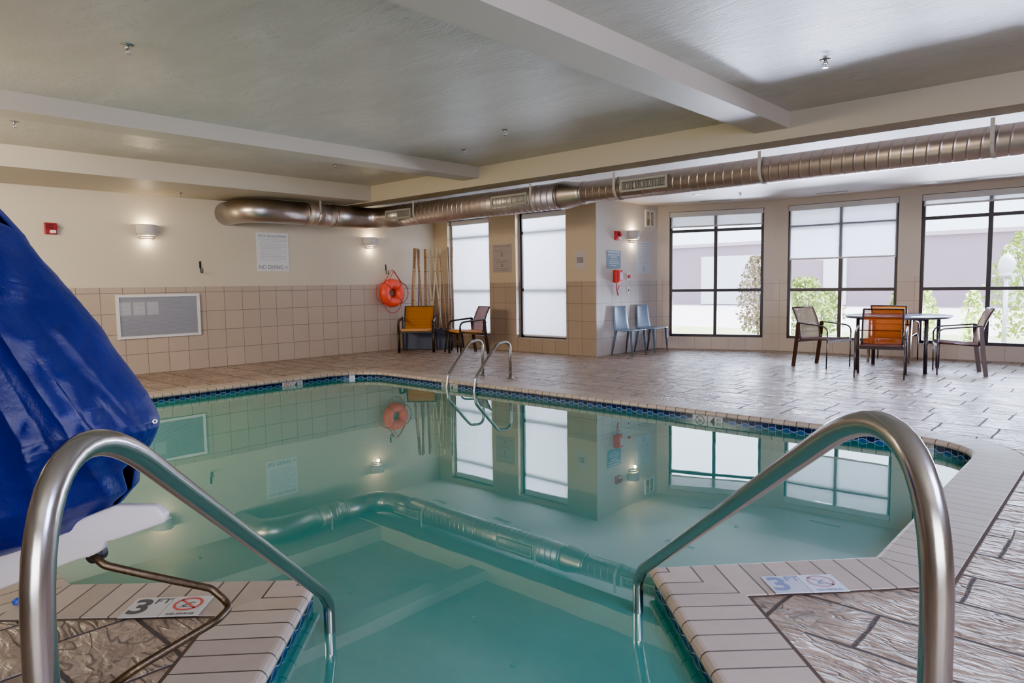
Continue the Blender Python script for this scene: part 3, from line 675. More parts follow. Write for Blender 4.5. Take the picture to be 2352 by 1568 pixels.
# ---------------------------------------------------------------- wall fittings
def on_left(y, z): return (XL, y, z), radians(90)      # local x along +Y, -y into the room
def on_wing(y, z): return (XWING, y, z), radians(90)
def on_back(x, z): return (x, YB, z), 0.0
def sconce(pos, label):
    loc, rz = pos; o = empty('wall_sconce', loc, rz, label, 'wall light', 'white wall sconces')
    m = MB(); m.lathe([(0.150, 0.105), (0.152, 0.09), (0.143, -0.01), (0.128, -0.055)], (0, 0, 0), 20, pi, 2 * pi); m.done('shade_bowl', 'ceramic', o, solid=0.012)
    m = MB(); m.lathe([(0.118, -0.068), (0.108, -0.088)], (0, 0, 0), 20, pi, 2 * pi); m.done('shade_ring', 'ceramic', o, solid=0.012)
    m = MB(); m.lathe([(0.095, -0.098), (0.085, -0.118)], (0, 0, 0), 20, pi, 2 * pi); m.done('shade_ring', 'ceramic', o, solid=0.012)
    MB().box((0, -0.012, -0.01), (0.16, 0.02, 0.18)).done('back_plate', 'ceramic', o)
    MB().lathe([(0.0, 0.045), (0.025, 0.035), (0.032, 0.0), (0.02, -0.04), (0.0, -0.045)], (0, -0.065, -0.045), 14).done('bulb', 'bulb', o)
    ld = bpy.data.lights.new('sconce_light', 'POINT'); ld.energy = 6.0; ld.color = (1.0, 0.78, 0.5); ld.shadow_soft_size = 0.03
    lo = link(bpy.data.objects.new('sconce_light', ld)); lo.location = Vector(loc) + Matrix.Rotation(rz, 3, 'Z') @ Vector((0, -0.07, 0.10))
    ld2 = bpy.data.lights.new('sconce_light', 'POINT'); ld2.energy = 3.2; ld2.color = (1.0, 0.80, 0.54); ld2.shadow_soft_size = 0.03
    l2 = link(bpy.data.objects.new('sconce_light', ld2)); l2.location = Vector(loc) + Matrix.Rotation(rz, 3, 'Z') @ Vector((0, -0.07, -0.15))
    return o
sconce(on_left(4.18, 2.20), 'lit white sconce on the left wall above the louvered grille')
sconce(on_left(8.36, 2.17), 'lit white sconce on the left wall above the orange life ring')
sconce(on_wing(11.20, 2.17), 'white sconce above the blue chairs, beside the red strobe')

def alarm(pos, label, mat, w=0.15, h=0.16):
    loc, rz = pos; o = empty('fire_alarm', loc, rz, label, 'fire alarm')
    MB().box((0, -0.025, 0), (w, 0.05, h), bev=0.006).done('housing', mat, o)
    MB().box((0.02, -0.062, -0.045), (0.075, 0.03, 0.045), bev=0.01).done('strobe_lens', 'white', o)
    m = MB()
    for k in range(4): m.box((-0.01, -0.052, 0.055 - k * 0.018), (w * 0.7, 0.006, 0.006))
    m.done('horn_slots', 'black', o)
    m = MB(); m.cyl((w * 0.33, -0.05, 0.02), (w * 0.33, -0.075, 0.02), 0.03, 16); m.done('horn', mat, o)
    return o
alarm(on_left(2.905, 2.185), 'dark red fire alarm strobe high on the left wall', 'darkred')
alarm(on_wing(10.69, 2.165), 'bright red fire alarm strobe left of the sconce above the blue chairs', 'red')

def hook(pos, label):
    loc, rz = pos; o = empty('wall_hook', loc, rz, label, 'hook', 'dark iron wall hooks')
    MB().box((0, -0.006, 0.03), (0.03, 0.012, 0.12), bev=0.003).done('hook_plate', 'iron', o)
    q = fillet([(0, -0.012, 0.01), (0, -0.02, -0.10), (0.0, -0.09, -0.10), (0, -0.10, -0.03)], [0.03, 0.03], 6)
    MB().tube(q, 0.008, 8).done('hook_arm', 'iron', o); return o
hook(on_left(4.985, 1.67), 'empty dark iron hook on the left wall beside the regulations sign')
hook(on_left(8.745, 1.66), 'dark iron hook holding up the orange life ring')

# life ring
lr = empty('life_ring', (XL + 0.128, 8.79, 1.17), radians(90), 'bright orange life ring hanging on the left wall', 'life ring')
m = MB(); R0, r0 = 0.185, 0.105
m.grid(lambda a, b: Vector(((R0 + r0 * cos(2 * pi * b)) * cos(2 * pi * a), r0 * 1.0 * sin(2 * pi * b), (R0 + r0 * cos(2 * pi * b)) * sin(2 * pi * a))), 40, 18)
m.done('ring', 'orange', lr, weld=True)
rp = MB()
for k in range(4):
    a0, a1 = radians(45 + 90 * k), radians(135 + 90 * k); pp = []
    for i in range(13):
        t = i / 12; a = a0 + (a1 - a0) * t; R = 0.30 + 0.10 * sin(pi * t)
        pp.append((R * cos(a), -0.02, R * sin(a)))
    if k == 0: pp = [(0.21, -0.02, 0.21), (0.10, -0.03, 0.36), (0.0, -0.02, 0.47), (-0.09, -0.03, 0.37), (-0.21, -0.02, 0.21)]
    rp.tube(pp, 0.008, 6)
rp.tube([(0.16, -0.10, 0.22), (0.02, -0.05, 0.45), (-0.16, -0.10, 0.22)], 0.007, 6)
rp.done('grab_rope', 'rope', lr)
bd = MB()
for k in range(4):
    a = radians(45 + 90 * k); pp = []
    for i in range(17):
        b = 2 * pi * i / 16; pp.append(((R0 + 0.109 * cos(b)) * cos(a), 0.109 * sin(b), (R0 + 0.109 * cos(b)) * sin(a)))
    bd.tube(pp, 0.009, 6)
bd.done('rope_band', 'rope', lr)

# grille on the left wall
gy0, gy1, gz0, gz1 = 3.69, 4.94, 0.56, 1.235
gr = empty('return_air_grille', (XL, (gy0 + gy1) / 2, (gz0 + gz1) / 2), radians(90), 'large white louvered air grille in the tiled left wall', 'air grille')
w, h = gy1 - gy0, gz1 - gz0; m = MB(); t = 0.04
for z in (-h / 2 + t / 2, h / 2 - t / 2): m.box((0, -0.012, z), (w, 0.03, t))
for x in (-w / 2 + t / 2, w / 2 - t / 2): m.box((x, -0.012, 0), (t, 0.03, h - 2 * t))
m.done('grille_frame', 'white', gr)
MB().box((0, -0.002, 0), (w - 2 * t, 0.003, h - 2 * t)).done('grille_back', 'louverback', gr)
m = MB(); n = 30
for k in range(n):
    z = -h / 2 + t + (h - 2 * t) * (k + 0.5) / n; m.box((0, -0.014, z), (w - 2 * t, 0.016, 0.005), Matrix.Rotation(radians(-35), 3, 'X') if False else None)
m.done('grille_louvers', 'louver', gr)
for k, xx in enumerate((-0.50, -0.30, -0.10)): MB().box((xx + 0.0, -0.0055, 0.12), (0.165, 0.004, 0.20)).done('filter_panel', 'filter', gr)

# signs
def sign(name, pos, w, h, mat, label, th=0.006):
    loc, rz = pos; o = empty(name, loc, rz, label, 'sign')
    p_ = MB().box((0, -th / 2, 0), (w, th, h)).done('panel', mat, o); return p_, th
def lines(o, th, rows, mat, w, hgt=0.008, name='text_lines'):
    m = MB(); rnd = random.Random(hash(len(rows)) % 99)
    for z, x0, x1 in rows:
        x = x0
        while x < x1 - 0.01:
            L = min(x1 - x, rnd.uniform(0.03, 0.10)); m.box((x + L / 2, -th - 0.0006, z), (L, 0.001, hgt)); x += L + 0.010
    return m.done(name, mat, o)
RX = (radians(90), 0, 0)
o, th = sign('regulations_sign', on_left(6.28, 1.94), 0.61, 0.67, 'paper', 'white POOL REGULATIONS sign reading NO DIVING at the bottom, on the left wall')
text_mesh('title', 'POOL REGULATIONS', 0.068, 'greyink', o, (0, -th - 0.001, 0.275), RX, sx=0.82)
text_mesh('warning', 'NO DIVING', 0.105, 'greyink', o, (-0.04, -th - 0.001, -0.27), RX, sx=0.85)
lines(o, th, [(0.22 - 0.027 * k, -0.26 + (0.03 if k % 3 else 0), 0.27 - (0.12 if k % 4 == 2 else 0.0)) for k in range(15)], 'lightink', 0.6, 0.009)
m = MB(); no_symbol(m, (0.25, -th - 0.0012, -0.27), 0.026, 0.006, (1, 0, 0), (0, 0, 1), (0, -1, 0)); m.done('emblem', 'greyink', o)
o, th = sign('notice_sign', on_back(-9.43, 1.825), 0.50, 0.55, 'sgrey', 'weathered grey notice sign on the backlit wall between the two blinds')
lines(o, th, [(0.235, -0.22, 0.22)], 'sgreyink', 0.4, 0.018, 'heading'); [lines(o, th, [r_], 'sgreyink', 0.4, 0.012, 'text_line') for r_ in [(0.16, -0.2, 0.02), (0.13, -0.2, 0.10), (-0.02, -0.2, -0.05), (-0.05, -0.16, 0.14), (-0.08, -0.16, 0.12), (-0.2, -0.22, 0.2), (-0.235, -0.15, 0.16)]]
MB().box((0, -th - 0.001, 0.07), (0.05, 0.001, 0.08)).done('pictogram', 'sgreyink', o); MB().box((0, -th - 0.001, -0.14), (0.05, 0.001, 0.06)).done('pictogram', 'sgreyink', o)
o, th = sign('paper_notice', on_back(-7.51, 1.725), 0.225, 0.31, 'sgrey', 'small paper notice with three bold dark lines on the backlit wall', 0.003)
o.data.materials[0] = simple('notice_paper', (0.45, 0.38, 0.35), 0.6)
for z_ in (0.035, 0.0, -0.035): lines(o, th, [(z_, -0.07, 0.07)], 'ink', 0.2, 0.017, 'text_line')
o, th = sign('warning_sign', on_wing(10.60, 1.73), 0.44, 0.325, 'sblue', 'slate blue warning sign with white lettering above the red phone')
lines(o, th, [(0.135, -0.19, 0.19)], 'palesign', 0.4, 0.028, 'heading'); lines(o, th, [(0.085, -0.19, 0.18), (0.045, -0.1, 0.1)], 'palesign', 0.4, 0.022); lines(o, th, [(0.0, -0.11, 0.1), (-0.035, -0.15, 0.15), (-0.07, -0.15, 0.15), (-0.11, -0.08, 0.07)], 'palesign', 0.4, 0.015)
o, th = sign('rules_board', on_wing(11.61, 1.785), 0.52, 0.61, 'palesign', 'large pale blue rules board with faint print near the window corner')
lines(o, th, [(0.26, -0.2, 0.2)], 'lightink', 0.4, 0.02, 'heading'); lines(o, th, [(0.21 - 0.04 * k, -0.2, 0.2) for k in range(9)], 'lightink', 0.4, 0.010)
text_mesh('number', '5', 0.12, 'greyink', o, (0.0, -th - 0.001, -0.22), RX, sx=0.9)
# phone
loc, rz = on_wing(10.66, 1.425); o = empty('wall_telephone', loc, rz, 'red emergency wall telephone below the slate blue sign', 'telephone')
MB().box((0, -0.05, 0), (0.19, 0.10, 0.235), bev=0.02).done('housing', 'red', o)
MB().box((-0.06, -0.115, 0.0), (0.05, 0.04, 0.21), bev=0.015).done('handset', 'red', o)
MB().box((0.03, -0.104, 0.01), (0.075, 0.008, 0.13), bev=0.003).done('keypad', 'palesign', o)
q = [(-0.05 + 0.05 * sin(k * 0.9), -0.06, -0.12 - 0.018 * k) for k in range(4)] 
q = fillet([(-0.05, -0.06, -0.11), (-0.04, -0.05, -0.22), (0.02, -0.04, -0.36), (0.045, -0.03, -0.30), (0.0, -0.03, -0.28), (0.06, -0.04, -0.16)], 0.02, 5)
MB().tube(q, 0.009, 8).done('cord', 'rope', o)
loc, rz = on_wing(11.06, 1.425); o = empty('push_button_station', loc, rz, 'small red and white push button between phone and rules board', 'push button')
MB().box((0, -0.01, 0), (0.12, 0.02, 0.12), bev=0.004).done('plate', 'white', o); MB().cyl((0, -0.02, 0), (0, -0.045, 0), 0.033, 16).done('button', 'red', o)
loc, rz = on_wing(11.075, 1.17); o = empty('light_switch', loc, rz, 'white switch plate on the tiles below the red push button', 'switch')
MB().box((0, -0.005, 0), (0.09, 0.01, 0.13), bev=0.003).done('plate', 'white', o); MB().box((0, -0.014, 0), (0.025, 0.014, 0.05), bev=0.003).done('rocker', 'greyink', o)
loc, rz = on_wing(11.83, 2.535); o = empty('wall_vent_register', loc, rz, 'small framed tan register high on the wall by the window corner', 'air register')
m = MB(); w, h, t = 0.34, 0.33, 0.035
for z in (-h / 2 + t / 2, h / 2 - t / 2): m.box((0, -0.012, z), (w, 0.024, t))
for x in (-w / 2 + t / 2, 0, w / 2 - t / 2): m.box((x, -0.012, 0), (t * (0.5 if x == 0 else 1), 0.024, h - 2 * t))
m.done('register_frame', 'white', o); MB().box((0, -0.006, 0), (w - 2 * t, 0.006, h - 2 * t)).done('register_grid', 'art', o)

# sprinklers and ceiling fittings
def sprinkler(x, y, z, label, grp='ceiling sprinkler heads'):
    o = empty('fire_sprinkler', (x, y, z), random.uniform(0, 1), label, 'sprinkler', grp)
    MB().lathe([(0.0, -0.004), (0.042, -0.004), (0.045, 0.0)], seg=20).done('escutcheon', 'chrome', o)
    m = MB(); m.cyl((0, 0, -0.002), (0, 0, -0.03), 0.012, 10); m.tube([(0.012, 0, -0.02), (0.022, 0, -0.04), (0.006, 0, -0.06)], 0.003, 6); m.tube([(-0.012, 0, -0.02), (-0.022, 0, -0.04), (-0.006, 0, -0.06)], 0.003, 6); m.cyl((0, 0, -0.03), (0, 0, -0.055), 0.003, 6)
    m.done('sprinkler_body', 'chrome', o)
    m = MB(); m.cyl((0, 0, -0.060), (0, 0, -0.063), 0.011, 12)
    for k in range(8): m.box((0.018 * cos(k * pi / 4), 0.018 * sin(k * pi / 4), -0.062), (0.018, 0.005, 0.002), Matrix.Rotation(k * pi / 4, 3, 'Z')) if False else m.box((0.018 * cos(k * pi / 4), 0.018 * sin(k * pi / 4), -0.062), (0.009, 0.009, 0.002))
    m.done('deflector', 'chrome', o)
sprinkler(-5.38, 1.91, 3.024, 'sprinkler head at the top left of the big ceiling bay')
sprinkler(-1.94, 5.81, 3.024, 'sprinkler head in the right ceiling bay, right of the large beam')
sprinkler(-5.36, 5.80, 3.024, 'sprinkler head in the middle bay above the pool ladder')
sprinkler(-6.50, 6.26, 3.024, 'small sprinkler head near the far left corner of the middle bay')
sprinkler(-8.52, 5.68, 3.024, 'tiny sprinkler head in the narrow bay left of the thin beam, far end')
sprinkler(-8.56, 1.92, 3.024, 'sprinkler head in the narrow left bay at the photo edge')
sprinkler(-5.11, 11.32, 2.785, 'sprinkler head in the low ceiling near the first large window')
sprinkler(-10.92, 4.51, 2.767, 'sprinkler head in the left soffit beside the lit sconce')
def slot(x, y, rz, L, label, z=2.785):
    o = empty('slot_diffuser', (x, y, z), rz, label, 'air diffuser', 'slot diffusers in the low ceiling')
    MB().box((0, 0, -0.003), (L, 0.09, 0.006)).done('diffuser_frame', 'valance', o)
    m = MB()
    for k in (-1, 0, 1): m.box((0, 0.022 * k, -0.007), (L - 0.04, 0.006, 0.003))
    m.done('diffuser_slots', 'greyink', o)
for x, y, t in ((-5.46, 9.95, 'slot diffuser in the low ceiling above the blue chairs'), (-5.9, 12.0, 'slot diffuser in front of the first window'), (-4.0, 12.45, 'slot diffuser in front of the second window'), (-2.2, 12.5, 'slot diffuser in front of the right window')): slot(x, y, radians(20) if x == -5.9 else 0, 0.55, t)
for x, y, t in ((-10.2, 8.95, 'slot diffuser seen in the water reflection, before the bamboo window'), (-8.5, 8.95, 'slot diffuser seen in the water reflection, before the second blind')): slot(x, y, 0, 0.4, t)
o = empty('recessed_light', (-5.71, 10.97, 2.785), 0, 'round recessed downlight glowing in the low ceiling', 'ceiling light')
MB().lathe([(0.055, -0.004), (0.085, -0.008), (0.09, 0.0)], seg=24).done('trim_ring', 'white', o); MB().lathe([(0.0, -0.003), (0.056, -0.003)], seg=24).done('lens', 'downlight', o)
o = empty('ceiling_speaker', (-4.6, 9.6, 2.785), 0, 'round white speaker grille in the low ceiling, seen mirrored in the pool', 'speaker')
MB().lathe([(0.0, -0.010), (0.10, -0.008), (0.115, -0.004), (0.12, 0)], seg=28).done('speaker_grille', 'valance', o)

# ---------------------------------------------------------------- furniture
def armchair(loc, ang, label, group, meshm, backm, seatm, legm, front_r, cushion=False, W=0.29):
    """local +x is the way the sitter faces"""
    o = empty('patio_armchair', loc, ang, label, 'chair', group)
    zs = 0.415
    fx, rx = 0.27, -0.29
    def backprof(t):   # side curve of the back
        return Vector((-0.20 - 0.02 * t - 0.13 * t * t, 0, 0.40 + 0.49 * t))
    for s in (-1, 1):
        y = s * W
        q = fillet([(fx, y, 0.0), (fx + 0.01, y, 0.62), (-0.22, y, 0.665)], 0.11, 7)
        cut = next(i for i, p in enumerate(q) if p.z > 0.50)
        MB().tube(q[:cut + 1], front_r, 10).done('leg', legm if front_r > 0.012 else 'tube', o, label='front leg')
        MB().tube(q[cut:], [max(0.011, front_r * 0.9)] * len(q[cut:]), 10).done('armrest', 'darkmetal' if cushion else 'tube', o)
        m = MB()   # flat tapered rear leg, splayed
        def leg(a, b, y=y):
            t = b; x = -0.21 - 0.075 * (1 - t) ** 1.3 ; return Vector((x, y, 0.665 * t))
        pts_ = [leg(0, k / 8) for k in range(9)]
        for p, q2 in zip(pts_, pts_[1:]):
            d = 0.026; e = 0.014
            P = [Vector((v.x + sx * d, v.y + sy * e, v.z)) for v in (p, q2) for sx, sy in ((-1, -1), (1, -1), (1, 1), (-1, 1))]
            vs = [m.b.verts.new(v) for v in P]
            for k in range(4): m.b.faces.new((vs[k], vs[(k + 1) % 4], vs[4 + (k + 1) % 4], vs[4 + k]))
        m.done('leg', legm, o, weld=True, label='rear leg')
        m = MB(); m.tube([backprof(k / 8) + Vector((0, s * (W - 0.045), 0)) for k in range(9)], 0.013, 8); m.tube([(fx, s * (W - 0.03), zs + 0.02), (-0.20, s * (W - 0.03), zs - 0.015)], 0.012, 8)
        m.done('side_frame', legm, o)
    MB().cyl((-0.255, -W, 0.60), (-0.255, W, 0.60), 0.008, 8).done('cross_rail', legm, o); MB().box((fx, 0, zs - 0.01), (0.03, 2 * W - 0.02, 0.035)).done('seat_rail', legm, o); MB().box((-0.235, 0, zs - 0.03), (0.03, 2 * W - 0.02, 0.035)).done('seat_rail', legm, o)
    t1 = backprof(1); m = MB(); m.cyl((t1.x, -W + 0.045, t1.z), (t1.x, W - 0.045, t1.z), 0.011, 8)
    m.done('top_rail', legm, o)
    m = MB(); m.grid(lambda a, b: Vector((fx + 0.015 - (fx + 0.22) * a, (W - 0.045) * (2 * b - 1), zs + 0.035 - 0.03 * a - 0.018 * sin(pi * a) - (0.02 if a < 0.04 else 0))), 10, 6)
    m.done('seat', seatm, o, solid=0.055 if cushion else 0.008)
    m = MB(); m.grid(lambda a, b: backprof(a) + Vector((0.006, (W - 0.052) * (2 * b - 1), 0)), 10, 4)
    m.done('backrest', backm, o, solid=0.004)
    return o
G1 = 'sling armchairs around the round table'
armchair((-3.60, 10.90, 0), radians(-15.6), 'tan mesh sling armchair left of the round table, facing right', G1, None, 'mesh_tan', 'mesh_tan', 'leg', 0.0095)
armchair((-1.87, 11.12, 0), radians(196), 'tan mesh sling armchair right of the round table, facing left', G1, None, 'mesh_tan', 'mesh_tan', 'leg', 0.0095)
armchair((-2.60, 10.17, 0), radians(-79), 'backlit orange mesh sling armchair in front of the round table, nearest the pool', G1, None, 'mesh_backlit', 'mesh_rose', 'darkmetal', 0.0095)
armchair((-2.95, 12.24, 0), radians(90), 'backlit amber sling armchair behind the round table, nearest the windows', G1, None, 'mesh_amber', 'mesh_amber', 'leg', 0.0095)
G2 = 'cushioned armchairs in the bamboo corner'
armchair((-10.74, 8.95, 0), radians(-48), 'amber slatted armchair with dark frame in front of the planter', G2, None, 'mesh_amber', 'cushion', 'darkmetal', 0.026, True, 0.34)
armchair((-9.53, 9.17, 0), radians(-112), 'armchair with rose mesh back and amber seat before the blind', G2, None, 'mesh_rose', 'cushion', 'darkmetal', 0.02, True, 0.31)

# round table
tb = empty('patio_table', (-2.66, 11.22, 0), 0, 'round patio table with blue-grey top between four armchairs', 'table')
MB().lathe([(0.0, 0.775), (0.67, 0.775), (0.675, 0.770), (0.67, 0.765), (0.0, 0.765)], seg=48).done('table_top', 'tabletop', tb)
m = MB(); m.tube([(0.685 * cos(2 * pi * k / 48), 0.685 * sin(2 * pi * k / 48), 0.763) for k in range(48)], 0.017, 8, closed=True); m.done('rim', 'tablerim', tb)
for sx, sy in ((-.40, -.46), (.46, -.42), (-.42, .42), (.44, .44)):
    MB().tube([(sx, sy, 0), (sx, sy, 0.75)], 0.026, 12).done('leg', 'tableleg', tb)
m = MB(); m.tube([(-.42, -.44, 0.735), (.44, .43, 0.735)], 0.014, 8); m.tube([(.45, -.43, 0.735), (-.42, .43, 0.735)], 0.014, 8); m.done('under_frame', 'tablerim', tb)
# side table
st = empty('side_table', (-10.05, 9.30, 0), radians(20), 'small round dark side table between the two corner armchairs', 'side table')
MB().lathe([(0, 0.432), (0.225, 0.432), (0.23, 0.42), (0.225, 0.405), (0, 0.405)], seg=32).done('table_top', 'darkmetal', st)
for k in range(4):
    a = pi / 4 + k * pi / 2; MB().tube([(0.20 * cos(a), 0.20 * sin(a), 0), (0.15 * cos(a), 0.15 * sin(a), 0.405)], 0.017, 8).done('leg', 'darkmetal', st)
# moulded chairs
def shell_chair(loc, ang, label):
    o = empty('moulded_chair', loc, ang, label, 'chair', 'blue-grey plastic chairs against the wall')
    zs = 0.455
    def prof(t):   # 0 front of seat .. 1 top of back
        if t < 0.45: u = t / 0.45; return Vector((0.21 - 0.38 * u, 0, zs - 0.012 * sin(pi * u)))
        u = (t - 0.45) / 0.55; return Vector((-0.17 - 0.075 * u ** 0.8, 0, zs + 0.43 * u))
    def fn(a, b):
        p = prof(a); y = 2 * b - 1; wd = 0.225 if a < 0.45 else 0.225 - 0.05 * ((a - 0.45) / 0.55)
        cv = 0.035 * y * y * (max(0, a - 0.45) / 0.55); return Vector((p.x + cv, wd * y, p.z + (0.006 * y * y if a < .45 else 0)))
    MB().grid(lambda a, b: fn(a * 0.45, b), 8, 8).done('seat', 'shell', o, solid=0.022)
    MB().grid(lambda a, b: fn(0.44 + a * 0.56, b), 10, 8).done('backrest', 'shell', o, solid=0.014)
    for sx, sy, fx, fy in ((0.185, 0.2, 0.215, 0.215), (0.185, -0.2, 0.215, -0.215), (-0.15, 0.19, -0.235, 0.215), (-0.15, -0.19, -0.235, -0.215)):
        MB().tube([(sx, sy, zs - 0.005), (sx + (fx - sx) * .5, sy + (fy - sy) * .5, zs / 2), (fx, fy, 0)], [0.026, 0.02, 0.010], 8).done('leg', 'shellleg', o)
    return o
shell_chair((-6.90, 10.70, 0), radians(-3), 'blue-grey moulded chair under the red phone, nearer the pool')
shell_chair((-6.90, 11.46, 0), radians(-3), 'blue-grey moulded chair in the corner nearer the window')

# planter and canes
pc = Vector((-10.80, 9.52, 0)); pr_ = math.atan2(0.675, 0.738)
vr = Vector((cos(pr_), sin(pr_), 0)); vb_ = Vector((-0.675, 0.738, 0))
PL = pc - vr * 0.19 + vb_ * 0.045
pl = empty('planter_box', PL, pr_, 'low slate blue planter box in the corner behind the amber armchair', 'planter')
pbx = MB().box((0, 0, 0.205), (1.0, 0.26, 0.41), bev=0.01).done('box', 'planter', pl); MB().box((0, 0, 0.412), (0.96, 0.22, 0.006)).done('soil', 'pebble', pbx)
canes = [(-.445, -.535, 0.032, 'bam1', 2.08, 0.04, 'thick brown bamboo cane, leftmost in the corner planter'), (-.380, -.320, 0.022, 'bam1', 2.07, -0.04, 'brown bamboo cane leaning right beside the thick leftmost cane'),
         (-.352, -.400, 0.014, 'bam3', 2.05, 0.0, 'thin dark grey cane third from the left'), (-.455, -.478, 0.014, 'bam2', 1.66, -0.06, 'short pale cane ending lower than its neighbours, left group'),
         (-.230, -.250, 0.028, 'bam1', 2.06, 0.04, 'thick olive brown cane in the middle of the planter'), (-.200, -.095, 0.018, 'bam2', 2.04, -0.03, 'pale cane leaning right beside the thick middle cane'),
         (-.095, 0.060, 0.020, 'bam2', 2.09, 0.03, 'pale cane crossing to the right beside the window'), (0.020, -.110, 0.016, 'bam2', 2.08, -0.085, 'pale cane leaning left across its neighbours'),
         (0.075, 0.045, 0.017, 'bam2', 2.06, -0.005, 'pale cane standing nearly upright left of the window edge'), (0.080, 0.165, 0.014, 'bam1', 1.95, -0.02, 'thin brown cane slanting right before the window edge'),
         (0.245, 0.255, 0.015, 'bam3', 2.10, 0.05, 'upright grey cane in front of the window edge'), (0.335, 0.275, 0.017, 'bam1', 2.10, -0.03, 'brown cane against the white blind, rightmost of the canes')]
for tx, bq, r, mt, zt, dy, lb in canes:
    bo = tx + (bq - tx) * (zt - 0.41) / (zt - 0.62); bo = min(max(bo, -0.63), 0.27)
    P0 = pc + vr * bo + vb_ * (0.045 + dy) + Vector((0, 0, 0.415))
    T = pc + vr * tx + vb_ * (0.10 + dy) + Vector((0, 0, zt))
    T.x = max(T.x, XL + 0.05); T.y = min(T.y, YB - 0.04)
    o = empty('bamboo_cane', P0, 0, lb, 'bamboo cane', 'bamboo canes in the corner planter')
    mid = (T - P0) * 0.5 + Vector((0.006, 0.006, 0))
    MB().tube([Vector((0, 0, 0)), mid, T - P0], [r * 0.9, r, r], 9).done('stem', mt, o)

# ---------------------------------------------------------------- pool lift with cover (foreground left)
# local frame: x = to the right in view, y = away from camera, z up; placed on the left deck
lift = empty('pool_lift', UV(-1.75, 2.15), radians(42.5), 'pool lift seat under a draped royal blue cover, left foreground', 'pool lift')
LOC = UV(-1.75, 2.15)
CAMP = Vector((0, 0, 1.30)); FW = Vector((-0.675, 0.7375, 0)); RT = Vector((0.7375, 0.675, 0))
def to_local(lat, dep, z):          # metres right of / in front of the camera station -> lift local
    p = RT * lat + FW * dep + Vector((0, 0, z)) - LOC
    return Vector((p.dot(RT), p.dot(FW), z))
def pxl(x, y, dep):  # lift frame point from bearing, drop and distance
    return to_local((x - 1176) / 1592 * dep, dep, 1.30 - (y - 654 - (1176 - x) * 0.0147) / 1592 * dep)
# silhouette of the cover's right side: (z, right edge, depth of that edge)
DC = 2.24
prof = [(2.0, -1.95, 2.14), (1.80, -1.80, 2.14)]
for px_, py_ in ((0, 466), (63, 540), (76, 562), (172, 681), (230, 756), (275, 830), (327, 910), (352, 968), (350, 985), (333, 1020), (298, 1077), (290, 1126), (252, 1169), (212, 1209), (138, 1240)):
    prof.append((1.30 - (py_ - 654 - (1176 - px_) * 0.0147) / 1592 * DC, (px_ - 1176) / 1592 * DC - 0.012, DC - 0.10))
FOLDS = [([(20, 480), (48, 535), (74, 600), (72, 640), (62, 700), (100, 760), (170, 850), (232, 940), (300, 1050), (330, 1150)], 0.060, 110.0),
         ([(0, 560), (30, 640), (70, 730), (120, 830), (190, 950), (235, 1030), (262, 1100), (280, 1200)], 0.045, 90.0),
         ([(120, 720), (190, 800), (250, 880), (300, 950), (330, 1010)], 0.018, 40.0),
         ([(-40, 700), (20, 860), (90, 1000), (130, 1150), (150, 1230)], 0.045, 120.0),
         ([(180, 860), (240, 915), (300, 985), (310, 1040)], 0.016, 30.0)]
def cover(a, b):
    t = b * (len(prof) - 1); i = min(int(t), len(prof) - 2); f = t - i
    z, xe, dp = [prof[i][k] * (1 - f) + prof[i + 1][k] * f for k in range(3)]
    xc = -2.35; rx = (xe - xc); ry = 0.30 + 0.22 * (1 - (z - 0.5) / 1.45)
    th = 2 * pi * a
    def ridge(x, p): return (1 - abs(sin(x))) ** p
    edge = max(0.0, cos(th)); k = 1 - edge ** 30
    fold = (0.10 * ridge(2.5 * th + 1.5 * b + 0.35, 1.6) * min(1, 0.35 + b) + 0.05 * ridge(5.5 * th - 2.2 * b + 0.9, 1.3) + 0.016 * sin(13 * th + 7 * b)) * k
    sag = 0.045 * (0.5 + 0.5 * sin(3 * th + 0.6)) * (b - 0.82) / 0.18 * k if b > 0.82 else 0.0
    xx = xc + rx * cos(th); yy = dp + 0.10 + (ry - 0.08 + fold) * sin(th)
    if sin(th) < 0:                      # overlapping layers of cloth on the front
        px = 1176 + xx / yy * 1592; py = 671 + (1.3 - z) / yy * 1592
        for line, amp, dec in FOLDS:
            amp *= 1.5
            if py <= line[0][1]: lx = line[0][0]
            elif py >= line[-1][1]: lx = line[-1][0]
            else:
                for (xa, ya), (xb, yb) in zip(line, line[1:]):
                    if ya <= py <= yb: lx = xa + (xb - xa) * (py - ya) / (yb - ya); break
            d = lx - px; u = min(1.0, max(0.0, d / 11.0)); u = u * u * (3 - 2 * u)
            on = min(1.0, max(0.0, (py - line[0][1] + 30) / 60)) * min(1.0, max(0.0, (line[-1][1] + 40 - py) / 120))
            yy -= amp * u * on * math.exp(-max(0.0, d) / dec)
    return to_local(xx, yy, z + sag)
m = MB(); m.grid(cover, 340, 150)
cv = m.done('cover', 'cover', lift, weld=True, label='draped royal blue fabric cover')
tex = bpy.data.textures.new('crumple', 'CLOUDS'); tex.noise_scale = 0.10; tex.noise_depth = 3
md = cv.modifiers.new('crumple', 'DISPLACE'); md.texture = tex; md.strength = 0.012; md.mid_level = 0.5; md.texture_coords = 'LOCAL'
md2 = cv.modifiers.new('solid', 'SOLIDIFY'); md2.thickness = 0.004
